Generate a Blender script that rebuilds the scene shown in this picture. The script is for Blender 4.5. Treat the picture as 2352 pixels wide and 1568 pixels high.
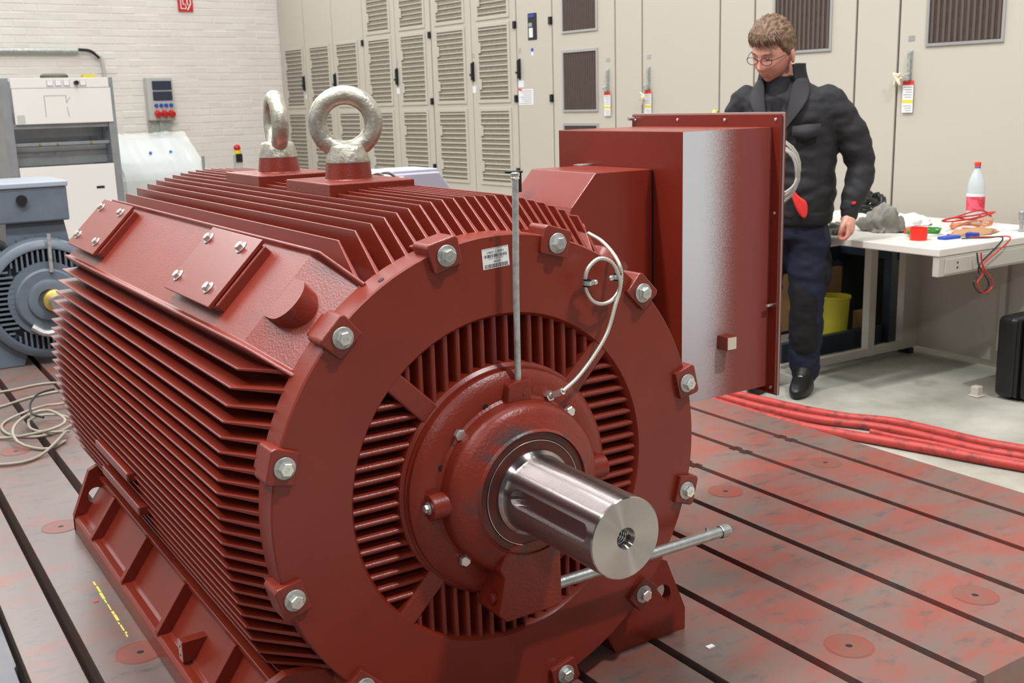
import bpy, bmesh, math, random
from mathutils import Vector, Matrix, Quaternion
random.seed(7)
C = bpy.context.scene.collection
for o in list(bpy.data.objects): bpy.data.objects.remove(o)
S = bpy.context.scene
R = math.radians
# ---------------------------------------------------------------- camera, world, lights, exposure
AX = 0.54                      # height of the motor's shaft axis above the clamping plate (plate top = 0)
FLOOR = -0.13                  # hall floor
F_PX = 2484.5
_yaw, _pitch, _roll = 0.564574388, 0.218145892, -0.0290829357
CAM = Vector((-1.12927474, -1.80477996, 0.767551116 + AX))
_f = Vector((math.sin(_yaw)*math.cos(_pitch), math.cos(_yaw)*math.cos(_pitch), -math.sin(_pitch)))
_r = Vector((math.cos(_yaw), -math.sin(_yaw), 0)); _u = _r.cross(_f)
_r2 = _r*math.cos(_roll) + _u*math.sin(_roll); _u2 = -_r*math.sin(_roll) + _u*math.cos(_roll)
cd = bpy.data.cameras.new('camera'); cam = bpy.data.objects.new('camera', cd); C.objects.link(cam)
cam.matrix_world = Matrix(((_r2.x, _u2.x, -_f.x, CAM.x), (_r2.y, _u2.y, -_f.y, CAM.y), (_r2.z, _u2.z, -_f.z, CAM.z), (0, 0, 0, 1)))
cd.sensor_width = 36; cd.lens = F_PX/2352*36; cd.clip_start = 0.05; cd.clip_end = 100
cd.dof.use_dof = True; cd.dof.focus_distance = 2.35; cd.dof.aperture_fstop = 10.0
S.camera = cam
S.view_settings.view_transform = 'Standard'; S.view_settings.look = 'None'
S.view_settings.gamma = 1; S.view_settings.use_curve_mapping = False
S.view_settings.exposure = -0.4
w = bpy.data.worlds.new('world'); S.world = w; w.use_nodes = True
w.node_tree.nodes['Background'].inputs[0].default_value = (0.93, 0.95, 1.0, 1)
w.node_tree.nodes['Background'].inputs[1].default_value = 0.135
def area(name, loc, aim, sx, sy, power, col=(1, 0.995, 1.0)):
    l = bpy.data.lights.new(name, 'AREA'); l.shape = 'RECTANGLE'; l.size = sx; l.size_y = sy
    l.energy = power; l.color = col
    o = bpy.data.objects.new(name, l); C.objects.link(o); o.location = loc
    o.rotation_euler = (Vector(aim) - Vector(loc)).to_track_quat('-Z', 'Y').to_euler()
    return o
area('hall_lamp', (1.6, -3.0, 6.6), (0, 0.3, 0), 0.45, 0.25, 400)
area('hall_lamp', (-2.6, -6.2, 5.0), (0, 0, 0.4), 0.7, 0.3, 95)
area('added_back_fill', (-1.5, 10.0, 4.6), (-1.5, 0, 1.5), 9.0, 2.2, 420, (0.95, 0.98, 1.0))  # added fill behind the motor, brightens the sheen on its upper faces
area('added_side_fill', (-6.6, 2.5, 3.0), (0, 2.2, 0.6), 7.0, 2.4, 75, (0.96, 0.98, 1.0))  # added low fill from the left, brightens the desk panel and left fins
area('added_ceiling_panel', (0.9, 6.4, 7.2), (0.9, 6.4, 0), 3.2, 9.0, 190, (0.88, 0.94, 1.0))  # added light panel in place of a bright bluish ceiling for the shaft to reflect
area('hall_lamp', (-1.6, 1.2, 6.4), (-1.0, 1.2, 0), 0.3, 3.5, 500)  # overhead strip added to brighten the left pad and top faces
area('hall_lamp', (1.3, 1.8, 6.5), (1.1, 1.6, 0), 0.4, 2.5, 190)  # overhead strip added to brighten the terminal neck
for x, y, ly, pw in [(-4.2, 0.0, 9.0, 360), (-3.8, 7.2, 3.5, 90), (0.4, 5.6, 4.0, 110), (2.7, 0.4, 6.0, 60), (2.4, 6.6, 4.0, 60)]:
    area('hall_lamp', (x, y, 6.7), (x, y, 0), 0.35, ly, pw)

# ---------------------------------------------------------------- helpers
def Wp(x, y, z): return Vector((x, y, z + AX))     # axis-centred motor coordinates -> world
WO = {}
def at(px, py, axis, val):
    """point of the world seen at pixel (px,py) that lies on the plane coordinate[axis] = val"""
    d = _f + _r2*((px - 1176)/F_PX) - _u2*((py - 784)/F_PX)
    t = (val - CAM[axis])/d[axis]
    return CAM + d*t
def srgb(r, g, b):
    f = lambda c: (c/255/12.92) if c/255 <= 0.04045 else ((c/255 + 0.055)/1.055)**2.4
    return (f(r), f(g), f(b), 1)
def tag(o, label=None, cat=None, group=None, kind=None):
    if label: o['label'] = label
    if cat: o['category'] = cat
    if group: o['group'] = group
    if kind: o['kind'] = kind
    return o
def attach(o, parent, world_loc):
    WO[o.name] = Vector(world_loc)
    if parent is not None:
        o.parent = parent; o.location = Vector(world_loc) - WO[parent.name]
    else: o.location = world_loc
    return o
def thing(name, label, cat, loc, group=None):
    o = bpy.data.objects.new(name, None); C.objects.link(o); o.empty_display_size = 0.05
    attach(o, None, loc); tag(o, label, cat, group); return o
def frame_to(d, up=Vector((0, 0, 1))):
    d = Vector(d).normalized()
    if abs(d.dot(up)) > 0.99: up = Vector((0, 1, 0))
    x = up.cross(d).normalized(); y = d.cross(x)
    return Matrix((x, y, d)).transposed()
class MB:
    def __init__(s): s.v = []; s.f = []
    def add(s, vs, fs, M=None):
        b = len(s.v)
        for p in vs:
            p = Vector(p); s.v.append(M @ p if M is not None else p)
        for f in fs: s.f.append(tuple(b + i for i in f))
        return s
    def box(s, x0, x1, y0, y1, z0, z1, M=None):
        vs = [(x, y, z) for x in (x0, x1) for y in (y0, y1) for z in (z0, z1)]
        return s.add(vs, [(0, 1, 3, 2), (4, 6, 7, 5), (0, 4, 5, 1), (2, 3, 7, 6), (0, 2, 6, 4), (1, 5, 7, 3)], M)
    def prism(s, poly, fn, t0, t1):
        """poly: 2-D outline, fn(a, b, t) -> point"""
        n = len(poly)
        vs = [fn(a, b, t0) for a, b in poly] + [fn(a, b, t1) for a, b in poly]
        fs = [tuple(range(n))[::-1], tuple(range(n, 2*n))] + [(i, (i+1) % n, n + (i+1) % n, n + i) for i in range(n)]
        return s.add(vs, fs)
    def lathe(s, prof, c=(0, 0, 0), d=(0, 0, 1), n=48, caps=True):
        Mx = frame_to(d); c = Vector(c); m = len(prof); vs = []
        for r, h in prof:
            for k in range(n):
                a = 2*math.pi*k/n
                vs.append(c + Mx @ Vector((r*math.cos(a), r*math.sin(a), h)))
        fs = []
        for i in range(m-1):
            for k in range(n):
                k2 = (k+1) % n; fs.append((i*n+k, i*n+k2, (i+1)*n+k2, (i+1)*n+k))
        if caps:
            fs.append(tuple(range(n))[::-1]); fs.append(tuple((m-1)*n + k for k in range(n)))
        return s.add(vs, fs)
    def cyl(s, a, b, r, n=20, r2=None):
        a = Vector(a); b = Vector(b); L = (b-a).length
        return s.lathe([(r, 0), (r if r2 is None else r2, L)], a, b-a, n)
    def tube(s, pts, r, n=8, step=None, closed=False):
        P = [Vector(p) for p in pts]
        if step:
            Q = []
            m = len(P)
            rng = range(m) if closed else range(m-1)
            for i in rng:
                p0 = P[(i-1) % m] if (closed or i > 0) else P[0]*2-P[1]
                p1 = P[i]; p2 = P[(i+1) % m]
                p3 = P[(i+2) % m] if (closed or i+2 < m) else P[-1]*2-P[-2]
                k = max(1, int((p2-p1).length/step))
                for j in range(k):
                    t = j/k
                    Q.append(0.5*((2*p1) + (p2-p0)*t + (2*p0-5*p1+4*p2-p3)*t*t + (3*p1-p0-3*p2+p3)*t**3))
            if not closed: Q.append(P[-1])
            P = Q
        m = len(P); T = []
        for i in range(m):
            a = P[(i-1) % m] if (closed or i > 0) else P[i]; b = P[(i+1) % m] if (closed or i < m-1) else P[i]
            T.append((b-a).normalized())
        nrm = frame_to(T[0]).col[0].copy(); vs = []
        for i in range(m):
            nrm = (nrm - T[i]*nrm.dot(T[i])).normalized(); bi = T[i].cross(nrm)
            rr = r(i/(m-1)) if callable(r) else r
            for k in range(n):
                a = 2*math.pi*k/n; vs.append(P[i] + (nrm*math.cos(a) + bi*math.sin(a))*rr)
        fs = []
        for i in range(m if closed else m-1):
            j = (i+1) % m
            for k in range(n):
                k2 = (k+1) % n; fs.append((i*n+k, i*n+k2, j*n+k2, j*n+k))
        if not closed: fs += [tuple(range(n))[::-1], tuple((m-1)*n+k for k in range(n))]
        return s.add(vs, fs)
    def sphere(s, c, rx, ry=None, rz=None, n=16, m=10, M=None):
        ry = ry or rx; rz = rz or rx; c = Vector(c); vs = []; fs = []
        for i in range(m+1):
            t = math.pi*i/m
            for k in range(n):
                a = 2*math.pi*k/n
                p = Vector((rx*math.sin(t)*math.cos(a), ry*math.sin(t)*math.sin(a), rz*math.cos(t)))
                vs.append(c + (M @ p if M is not None else p))
        for i in range(m):
            for k in range(n):
                k2 = (k+1) % n; fs.append((i*n+k, (i+1)*n+k, (i+1)*n+k2, i*n+k2))
        return s.add(vs, fs)
    def mesh(s, name, origin=(0, 0, 0), smooth=None):
        me = bpy.data.meshes.new(name); o = Vector(origin)
        me.from_pydata([tuple(v - o) for v in s.v], [], s.f)
        bm = bmesh.new(); bm.from_mesh(me); bmesh.ops.remove_doubles(bm, verts=bm.verts, dist=1e-6)
        bmesh.ops.recalc_face_normals(bm, faces=bm.faces)
        if smooth is not None:
            for f in bm.faces: f.smooth = True
            for e in bm.edges:
                e.smooth = not (len(e.link_faces) == 2 and e.calc_face_angle(0) > R(smooth))
        bm.to_mesh(me); bm.free(); return me
    def build(s, name, mat, parent=None, origin=None, smooth=None, bevel=0, seg=2):
        if origin is None:
            xs = s.v; lo = Vector((min(p[i] for p in xs) for i in range(3))); hi = Vector((max(p[i] for p in xs) for i in range(3)))
            origin = (lo+hi)/2
        me = s.mesh(name, origin, smooth); me.materials.append(mat)
        o = bpy.data.objects.new(name, me); C.objects.link(o); attach(o, parent, origin)
        if bevel:
            b = o.modifiers.new('bevel', 'BEVEL'); b.width = bevel; b.segments = seg; b.limit_method = 'ANGLE'; b.angle_limit = R(35)
            b.harden_normals = False
        return o
def inst(name, me, parent, loc, rot=None, mat=None):
    o = bpy.data.objects.new(name, me); C.objects.link(o); attach(o, parent, loc)
    if rot is not None: o.rotation_euler = rot.to_euler() if hasattr(rot, 'to_euler') else rot
    return o
def copy_tree(o, loc, rot=None, parent=None):
    c = o.copy(); C.objects.link(c); c.parent = parent; c.location = loc
    if rot is not None: c.rotation_euler = rot
    def rec(a, b):
        for ch in list(a.children):
            d = ch.copy(); C.objects.link(d); d.parent = b; rec(ch, d)
    rec(o, c); return c
def evaluated(o):
    dg = bpy.context.evaluated_depsgraph_get(); dg.update()
    me = bpy.data.meshes.new_from_object(o.evaluated_get(dg)); return me
def bake(o):
    me = evaluated(o); o.modifiers.clear(); o.data = me; return o
def cut(o, cutter):
    b = o.modifiers.new('b', 'BOOLEAN'); b.operation = 'DIFFERENCE'; b.object = cutter; b.solver = 'EXACT'
    bake(o); bpy.data.objects.remove(cutter)
def text_mesh(txt, size, thick=0.0):
    cu = bpy.data.curves.new('t', 'FONT'); cu.body = txt; cu.size = size; cu.extrude = thick; cu.align_x = 'CENTER'; cu.align_y = 'CENTER'
    cu.resolution_u = 3
    o = bpy.data.objects.new('t', cu); C.objects.link(o); me = evaluated(o); bpy.data.objects.remove(o); return me

# ---------------------------------------------------------------- materials
def nd(t, k, **kw):
    n = t.nodes.new(k)
    for a, b in kw.items(): setattr(n, a, b)
    return n
def mat(name, col, rough=0.5, metal=0.0, bump=0.0, bscale=80, var=0.0, vscale=4, col2=None, spec=0.5, coat=0.0, trans=0.0, ior=1.45, alpha=1, detail=4, thr=None, emit=None):
    m = bpy.data.materials.new(name); m.use_nodes = True; t = m.node_tree; b = t.nodes['Principled BSDF']
    b.inputs['Base Color'].default_value = col; b.inputs['Roughness'].default_value = rough; b.inputs['Metallic'].default_value = metal
    b.inputs['Specular IOR Level'].default_value = spec; b.inputs['Coat Weight'].default_value = coat
    b.inputs['Transmission Weight'].default_value = trans; b.inputs['IOR'].default_value = ior; b.inputs['Alpha'].default_value = alpha
    if var or bump or col2:
        g = nd(t, 'ShaderNodeNewGeometry')
    if var or col2:
        n = nd(t, 'ShaderNodeTexNoise'); n.inputs['Scale'].default_value = vscale; n.inputs['Detail'].default_value = detail; n.inputs['Roughness'].default_value = 0.6
        t.links.new(g.outputs['Position'], n.inputs['Vector'])
        r = nd(t, 'ShaderNodeValToRGB'); lo, hi = thr or (0.35, 0.65)
        r.color_ramp.elements[0].position = lo; r.color_ramp.elements[1].position = hi
        c2 = col2 or tuple(c*(1-var) for c in col[:3]) + (1,)
        r.color_ramp.elements[0].color = col; r.color_ramp.elements[1].color = c2
        t.links.new(n.outputs['Fac'], r.inputs['Fac']); t.links.new(r.outputs['Color'], b.inputs['Base Color'])
    if bump:
        n2 = nd(t, 'ShaderNodeTexNoise'); n2.inputs['Scale'].default_value = bscale; n2.inputs['Detail'].default_value = 3
        t.links.new(g.outputs['Position'], n2.inputs['Vector'])
        bp = nd(t, 'ShaderNodeBump'); bp.inputs['Strength'].default_value = bump; bp.inputs['Distance'].default_value = 0.004
        t.links.new(n2.outputs['Fac'], bp.inputs['Height']); t.links.new(bp.outputs['Normal'], b.inputs['Normal'])
    return m
RED = srgb(125, 41, 26)
M = {}
M['red'] = mat('red_oxide_paint', RED, 0.34, bump=0.06, bscale=260, var=0.12, vscale=5, spec=0.6)
M['red_cast'] = mat('red_oxide_rough_casting', RED, 0.36, bump=0.16, bscale=210, var=0.12, vscale=9, spec=0.7)
M['red_sheet'] = mat('red_oxide_sheet', srgb(124, 40, 26), 0.30, bump=0.05, bscale=300, var=0.1, vscale=3, spec=0.7)
M['dark_gap'] = mat('dark_rubber', (0.012, 0.01, 0.01, 1), 0.6)
M['zinc'] = mat('galvanised_steel', srgb(196, 200, 198), 0.36, 0.85, bump=0.15, bscale=120, var=0.2, vscale=40)
M['zinc_dull'] = mat('dull_galvanised', srgb(196, 199, 194), 0.42, 0.6, bump=0.2, bscale=160, var=0.35, vscale=60)
M['bolt'] = mat('zinc_plated_bolt', srgb(222, 223, 218), 0.26, 0.85)
M['eye'] = mat('forged_zinc', srgb(200, 196, 180), 0.42, 0.75, bump=0.55, bscale=75, var=0.3, vscale=30)
M['seal'] = mat('dark_bronzed_ring', srgb(74, 54, 50), 0.4, 0.5, var=0.0, col2=srgb(100, 50, 42), vscale=16)
M['black'] = mat('black_plastic', (0.012, 0.012, 0.013, 1), 0.4)
M['white'] = mat('white_paper', srgb(226, 226, 224), 0.6)
M['ink'] = mat('black_ink', (0.02, 0.02, 0.02, 1), 0.6)
def shaft_mat():
    m = bpy.data.materials.new('turned_steel'); m.use_nodes = True; t = m.node_tree; b = t.nodes['Principled BSDF']
    b.inputs['Base Color'].default_value = srgb(176, 168, 165); b.inputs['Metallic'].default_value = 1; b.inputs['Roughness'].default_value = 0.27
    b.inputs['Anisotropic'].default_value = 0.95; b.inputs['Anisotropic Rotation'].default_value = 0.25
    tg = nd(t, 'ShaderNodeTangent', direction_type='RADIAL', axis='Y'); t.links.new(tg.outputs[0], b.inputs['Tangent'])
    g = nd(t, 'ShaderNodeNewGeometry'); mp = nd(t, 'ShaderNodeMapping'); mp.inputs['Scale'].default_value = (2, 1400, 2)
    n = nd(t, 'ShaderNodeTexNoise'); n.inputs['Scale'].default_value = 1.0; n.inputs['Detail'].default_value = 3
    t.links.new(g.outputs['Position'], mp.inputs['Vector']); t.links.new(mp.outputs[0], n.inputs['Vector'])
    mr = nd(t, 'ShaderNodeMapRange'); mr.inputs['To Min'].default_value = 0.22; mr.inputs['To Max'].default_value = 0.30
    t.links.new(n.outputs['Fac'], mr.inputs['Value']); t.links.new(mr.outputs[0], b.inputs['Roughness'])
    bp = nd(t, 'ShaderNodeBump'); bp.inputs['Strength'].default_value = 0.003; bp.inputs['Distance'].default_value = 0.0003
    t.links.new(n.outputs['Fac'], bp.inputs['Height']); t.links.new(bp.outputs[0], b.inputs['Normal'])
    return m
M['steel'] = shaft_mat()
def cable_mat():
    m = mat('armoured_cable', srgb(205, 203, 192), 0.4, 0.6); t = m.node_tree; b = t.nodes['Principled BSDF']
    return m
M['armour'] = cable_mat()
# ================================================================ THE MOTOR
def stain_mat():
    """bearing cover paint, worn to grey metal in a broken ring round the seal"""
    m = mat('red_cover_paint', RED, 0.36, bump=0.22, bscale=150, var=0.1, vscale=8); t = m.node_tree; b = t.nodes['Principled BSDF']
    src = b.inputs['Base Color'].links[0].from_socket
    g = nd(t, 'ShaderNodeNewGeometry'); sp = nd(t, 'ShaderNodeSeparateXYZ'); t.links.new(g.outputs['Position'], sp.inputs[0])
    cx = nd(t, 'ShaderNodeCombineXYZ'); t.links.new(sp.outputs[0], cx.inputs[0]); t.links.new(sp.outputs[2], cx.inputs[1])
    ds = nd(t, 'ShaderNodeVectorMath', operation='DISTANCE'); ds.inputs[1].default_value = (0, AX, 0); t.links.new(cx.outputs[0], ds.inputs[0])
    mr = nd(t, 'ShaderNodeMapRange'); mr.inputs['From Min'].default_value = 0.165; mr.inputs['From Max'].default_value = 0.130; t.links.new(ds.outputs['Value'], mr.inputs[0])
    n = nd(t, 'ShaderNodeTexNoise'); n.inputs['Scale'].default_value = 14; n.inputs['Detail'].default_value = 6; t.links.new(g.outputs['Position'], n.inputs['Vector'])
    r = nd(t, 'ShaderNodeMapRange'); r.inputs['From Min'].default_value = 0.5; r.inputs['From Max'].default_value = 0.62; t.links.new(n.outputs['Fac'], r.inputs[0])
    mu = nd(t, 'ShaderNodeMath', operation='MULTIPLY'); t.links.new(mr.outputs[0], mu.inputs[0]); t.links.new(r.outputs[0], mu.inputs[1])
    mx = nd(t, 'ShaderNodeMix', data_type='RGBA'); t.links.new(mu.outputs[0], mx.inputs['Factor']); t.links.new(src, mx.inputs['A']); mx.inputs['B'].default_value = srgb(62, 54, 54)
    t.links.new(mx.outputs['Result'], b.inputs['Base Color']); return m
M['cover'] = stain_mat()
def grey_streak_mat():  # red sheet turning pale grey towards low x, weaker near the bottom
    m = mat('red_sheet_with_grey_streak', srgb(132, 58, 48), 0.42, bump=0.05, bscale=300); t = m.node_tree; b = t.nodes['Principled BSDF']
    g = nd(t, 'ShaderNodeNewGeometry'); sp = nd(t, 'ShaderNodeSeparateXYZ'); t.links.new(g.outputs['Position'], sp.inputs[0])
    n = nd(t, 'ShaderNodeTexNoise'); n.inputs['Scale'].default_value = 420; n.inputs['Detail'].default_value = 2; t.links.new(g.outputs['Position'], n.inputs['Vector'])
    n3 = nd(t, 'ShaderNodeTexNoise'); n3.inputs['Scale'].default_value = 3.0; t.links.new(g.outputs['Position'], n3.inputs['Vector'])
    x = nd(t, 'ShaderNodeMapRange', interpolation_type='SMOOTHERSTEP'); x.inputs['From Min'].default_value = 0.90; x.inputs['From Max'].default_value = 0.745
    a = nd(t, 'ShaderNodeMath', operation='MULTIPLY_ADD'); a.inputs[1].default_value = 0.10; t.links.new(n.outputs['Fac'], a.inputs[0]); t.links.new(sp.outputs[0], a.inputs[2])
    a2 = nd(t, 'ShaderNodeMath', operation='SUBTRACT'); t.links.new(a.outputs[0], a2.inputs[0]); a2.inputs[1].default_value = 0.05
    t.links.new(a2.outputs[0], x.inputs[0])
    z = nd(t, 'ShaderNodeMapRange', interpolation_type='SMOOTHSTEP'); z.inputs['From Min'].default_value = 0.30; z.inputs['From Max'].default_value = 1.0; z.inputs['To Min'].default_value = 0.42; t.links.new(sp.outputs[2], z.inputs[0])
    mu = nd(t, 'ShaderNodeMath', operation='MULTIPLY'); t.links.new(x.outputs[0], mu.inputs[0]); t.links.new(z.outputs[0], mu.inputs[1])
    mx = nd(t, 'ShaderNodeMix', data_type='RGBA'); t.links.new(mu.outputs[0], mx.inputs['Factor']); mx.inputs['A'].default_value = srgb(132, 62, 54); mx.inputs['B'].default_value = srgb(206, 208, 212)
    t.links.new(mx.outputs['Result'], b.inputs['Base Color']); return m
M['tint'] = grey_streak_mat()

motor = thing('electric_motor', 'large red oxide finned electric motor with bare steel shaft, foreground centre on the clamping plate', 'motor', (0, 0.9, 0))
MO = Wp(0, 0, 0)
# --- frame core
b = MB(); b.lathe([(0.40, 0.06), (0.503, 0.075), (0.500, 0.094), (0.47, 0.104), (0.437, 0.125), (0.43, 0.15), (0.43, 1.88), (0.36, 1.93), (0.2, 1.95)], Wp(0, 0, 0), (0, 1, 0), 96)
b.build('motor_frame', M['red_cast'], motor, smooth=40)
# --- cooling fins
def fin(left, v, tip, y1=1.87, name='cooling_fin', kink=0.17):
    """left: -1 / +1 side fins (constant height v), 0: top fins (constant x v)"""
    root = math.sqrt(max(0.41**2 - v*v, 0.04)); sh = math.sqrt(0.505**2 - v*v)
    out = [(root, 0.066), (sh, 0.066), (tip, kink), (tip, y1), (root, y1)]
    th = lambda u: 0.0023 + 0.0064*min(1, max(0, (tip-u)/(tip-root)))
    def P(u, y, s):
        t = th(u)*s
        return Wp(left*u, y, v+t) if left else Wp(v+t, y, u)
    bb = MB(); n = 5
    bb.add([P(u, y, 1) for u, y in out] + [P(u, y, -1) for u, y in out],
           [tuple(range(n)), tuple(range(n, 2*n))[::-1]] + [(i, i+n, (i+1) % n+n, (i+1) % n) for i in range(n)])
    return bb.build(name, M['red'], motor, bevel=0.0016, seg=2)
LZ = [0.284, 0.250, 0.216, 0.186, 0.156, 0.128, 0.100, 0.073, 0.048, 0.022, -0.004, -0.030, -0.056, -0.082, -0.108, -0.134, -0.160, -0.187, -0.214, -0.243, -0.271, -0.302]
LX = [0.500, 0.517, 0.527, 0.537, 0.544, 0.550, 0.554, 0.558, 0.562, 0.562, 0.562, 0.562, 0.561, 0.560, 0.556, 0.551, 0.546, 0.541, 0.535, 0.528, 0.520, 0.509]
for sd in (-1, 1):
    for z, x in zip(LZ, LX): fin(sd, z, x)
    for z, x in ((-0.330, 0.492), (-0.357, 0.47)): fin(sd, z, x)
TX = [-0.276, -0.239, -0.204, -0.174, -0.146, -0.119, -0.092, -0.066, -0.040, -0.013, 0.013, 0.038, 0.063, 0.088, 0.113, 0.139, 0.165, 0.190, 0.217, 0.244, 0.271, 0.306]
TZ = [(-0.276, 0.511), (-0.239, 0.527), (-0.204, 0.538), (-0.174, 0.548), (-0.146, 0.555), (-0.119, 0.562), (-0.092, 0.567), (-0.066, 0.571), (-0.04, 0.574), (0, 0.576), (0.113, 0.574), (0.139, 0.569), (0.165, 0.563), (0.19, 0.556), (0.217, 0.549), (0.244, 0.540), (0.271, 0.529), (0.306, 0.513)]
def tipz(x):
    for (a, b1), (c1, d1) in zip(TZ, TZ[1:]):
        if a <= x <= c1: return b1 + (d1-b1)*(x-a)/(c1-a)
for x in TX: fin(0, x, tipz(x))
# --- shoulder pads at 135 and 45 degrees
def padfn(sd):
    q = 2**0.5
    return lambda s, n, y: Wp(sd*(n - s)/q, y, (n + s)/q)
def pad(sd):
    P = padfn(sd)
    b = MB()
    sec = [(0.124, 0.42), (0.1245, 0.577), (0.119, 0.5775), (0.113, 0.568), (-0.101, 0.566), (-0.109, 0.577), (-0.1145, 0.577), (-0.115, 0.42)]
    b.prism(sec, lambda s, n, y: P(s, n, y), 0.205, 1.87)
    # nose: slopes down to the end shield on both sides of the round-ended boss
    n0 = [P(s, n, 0.205) for s, n in sec]
    n1 = [P(s, n, 0.165) for s, n in [(0.124, 0.42), (0.1245, 0.575), (0.119, 0.575), (0.112, 0.546), (-0.100, 0.546), (-0.109, 0.575), (-0.1145, 0.575), (-0.115, 0.42)]]
    n2 = [P(s, n, 0.066) for s, n in [(0.118, 0.40), (0.118, 0.502), (0.112, 0.502), (0.105, 0.494), (-0.095, 0.494), (-0.102, 0.502), (-0.108, 0.502), (-0.108, 0.40)]]
    L = 8; vs = n0+n1+n2
    fs = [tuple(range(L))[::-1], tuple(range(2*L, 3*L))]
    for a in (0, L):
        for i in range(L): fs.append((a+i, a+(i+1) % L, a+L+(i+1) % L, a+L+i))
    b.add(vs, fs)
    o = b.build('shoulder_pad', M['red_cast'], motor, bevel=0.002)
    tp = [(0.056, 0.26), (0.056, 0.172)] + [(0.010 + 0.0475*math.cos(i*math.pi/16), 0.166 - 0.050*math.sin(i*math.pi/16)) for i in range(1, 16)] + [(-0.038, 0.172), (-0.038, 0.26)]
    mb = MB(); mb.prism(tp, lambda s, y, n: P(s, n, y), 0.40, 0.5668)
    mb.build('drain_boss', M['red_cast'], motor, smooth=35)
    # mounting pads with their cover plates
    for (y0, y1, ny) in ((0.415, 0.735, 'n'), (1.505, 1.855, 'f')):
        b = MB(); b.prism([(0.098, 0.56), (0.098, 0.588), (-0.066, 0.588), (-0.066, 0.56)], lambda s, n, y: P(s, n, y), y0-0.02, y1)
        b.build('mounting_block', M['red_cast'], motor, bevel=0.003)
        b = MB(); b.prism([(0.106, 0.5895), (0.106, 0.598), (-0.076, 0.598), (-0.076, 0.5895)], lambda s, n, y: P(s, n, y), y0-0.012, y1+0.004)
        pl = b.build('cover_plate', M['red_sheet'], motor, bevel=0.0012)
        ys = (0.456, 0.745) if ny == 'n' else (1.55, 1.80)
        if ny == 'n': ys = (0.475, 0.70)
        nd_ = (P(0, 1, 0) - P(0, 0, 0)).normalized()
        for s in (0.074, -0.038):
            for y in ys: bolt(P(s, 0.598, y), nd_, 0.78, spin=random.random())
# --- bolts (a part each, washer as sub-part)
def hexhead(r, h):
    bb = MB(); hx = lambda k, rr: (rr*math.cos(k*math.pi/3), rr*math.sin(k*math.pi/3))
    vs = [(*hx(k, r), 0) for k in range(6)] + [(*hx(k, r), h*0.86) for k in range(6)] + [(*hx(k, r*0.86), h) for k in range(6)]
    bb.add(vs, [tuple(range(6))[::-1]] + [(i, (i+1) % 6, (i+1) % 6+6, i+6) for i in range(6)] + [(i+6, (i+1) % 6+6, (i+1) % 6+12, i+12) for i in range(6)] + [tuple(range(12, 18))])
    return bb.mesh('bolt_head')
HEAD = hexhead(0.0131, 0.0122); HEAD.materials.append(M['bolt'])
_w = MB(); _w.lathe([(0.0185, 0), (0.0195, 0.0006), (0.0195, 0.0028), (0.0187, 0.0034), (0.0, 0.0034)], (0, 0, 0), (0, 0, 1), 32, caps=False)
WASH = _w.mesh('washer', smooth=30); WASH.materials.append(M['zinc_dull'])
MARK = text_mesh('8.8', 0.0085, 0.0003); MARK.materials.append(M['bolt'])
def bolt(loc, d, sc=1.0, spin=0.0, mark=False, parent=None, washer=True):
    parent = parent or motor
    Mx = frame_to(d).to_4x4() @ Matrix.Rotation(spin, 4, 'Z')
    o = inst('hex_bolt', HEAD, parent, Vector(loc) + Vector(d)*0.0034*sc, Mx); o.scale = (sc, sc, sc)
    if washer:
        w_ = bpy.data.objects.new('washer', WASH); C.objects.link(w_); w_.parent = o; w_.location = (0, 0, -0.0034)
    if mark:
        t_ = bpy.data.objects.new('grade_mark', MARK); C.objects.link(t_); t_.parent = o; t_.location = (0, 0, 0.0127)
    return o
for sd in (-1, 1): pad(sd)
# --- end shield
b = MB(); b.lathe([(0.252, 0.062), (0.248, 0.018), (0.2415, 0.012), (0.2415, 0.006), (0.20, 0.006), (0.20, 0.09), (0.50, 0.09), (0.512, 0.080), (0.512, 0.016), (0.509, 0.012), (0.352, 0.012), (0.3455, 0.020), (0.340, 0.062)],
        Wp(0, 0, 0), (0, 1, 0), 128, caps=False)
sh = b.build('end_shield', M['red'], motor, smooth=35)
b = MB(); b.lathe([(0.355, 0.058), (0.24, 0.058)], Wp(0, 0, 0), (0, 1, 0), 64, caps=False)
b.build('intake_floor', M['red_cast'], motor)
def rib(kind, v, a, bb_):
    """kind 'h': constant z=v, from x=a to b ; 'v': constant x=v"""
    n = 6; sec = [(-0.0075, 0.058), (-0.0068, 0.030)] + [(-0.0065*math.cos(math.pi*i/n), 0.028-0.0085*math.sin(math.pi*i/n)) for i in range(1, n)] + [(0.0068, 0.030), (0.0075, 0.058)]
    m = MB()
    if kind == 'h': m.prism(sec, lambda p, y, t: Wp(t, y, v+p), a, bb_)
    else: m.prism(sec, lambda p, y, t: Wp(v+p, y, t), a, bb_)
    return m.build('intake_rib', M['red_cast'], sh, smooth=35)
pitch = 0.0285
for kind in 'hv':
    for k in range(-9, 10):
        v = (k+0.5)*pitch if kind == 'v' else k*pitch
        if abs(v) > 0.244: continue
        inner = max(math.sqrt(max(0.246**2 - v*v, 0)), abs(v) + 0.022); outer = math.sqrt(0.347**2 - v*v)
        if outer - inner < 0.018: continue
        for s_ in (-1, 1):
            rib(kind, v, *sorted((s_*inner, s_*outer)))
for a in (45, 135, 225, 315):
    ca, sa = math.cos(R(a)), math.sin(R(a))
    m = MB(); m.prism([(0.238, -0.023), (0.358, -0.021), (0.358, 0.021), (0.238, 0.023)], lambda p, q, y: Wp(p*ca - q*sa, y, p*sa + q*ca), 0.0135, 0.058)
    m.build('shield_spoke', M['red_cast'], sh, bevel=0.004)
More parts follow.
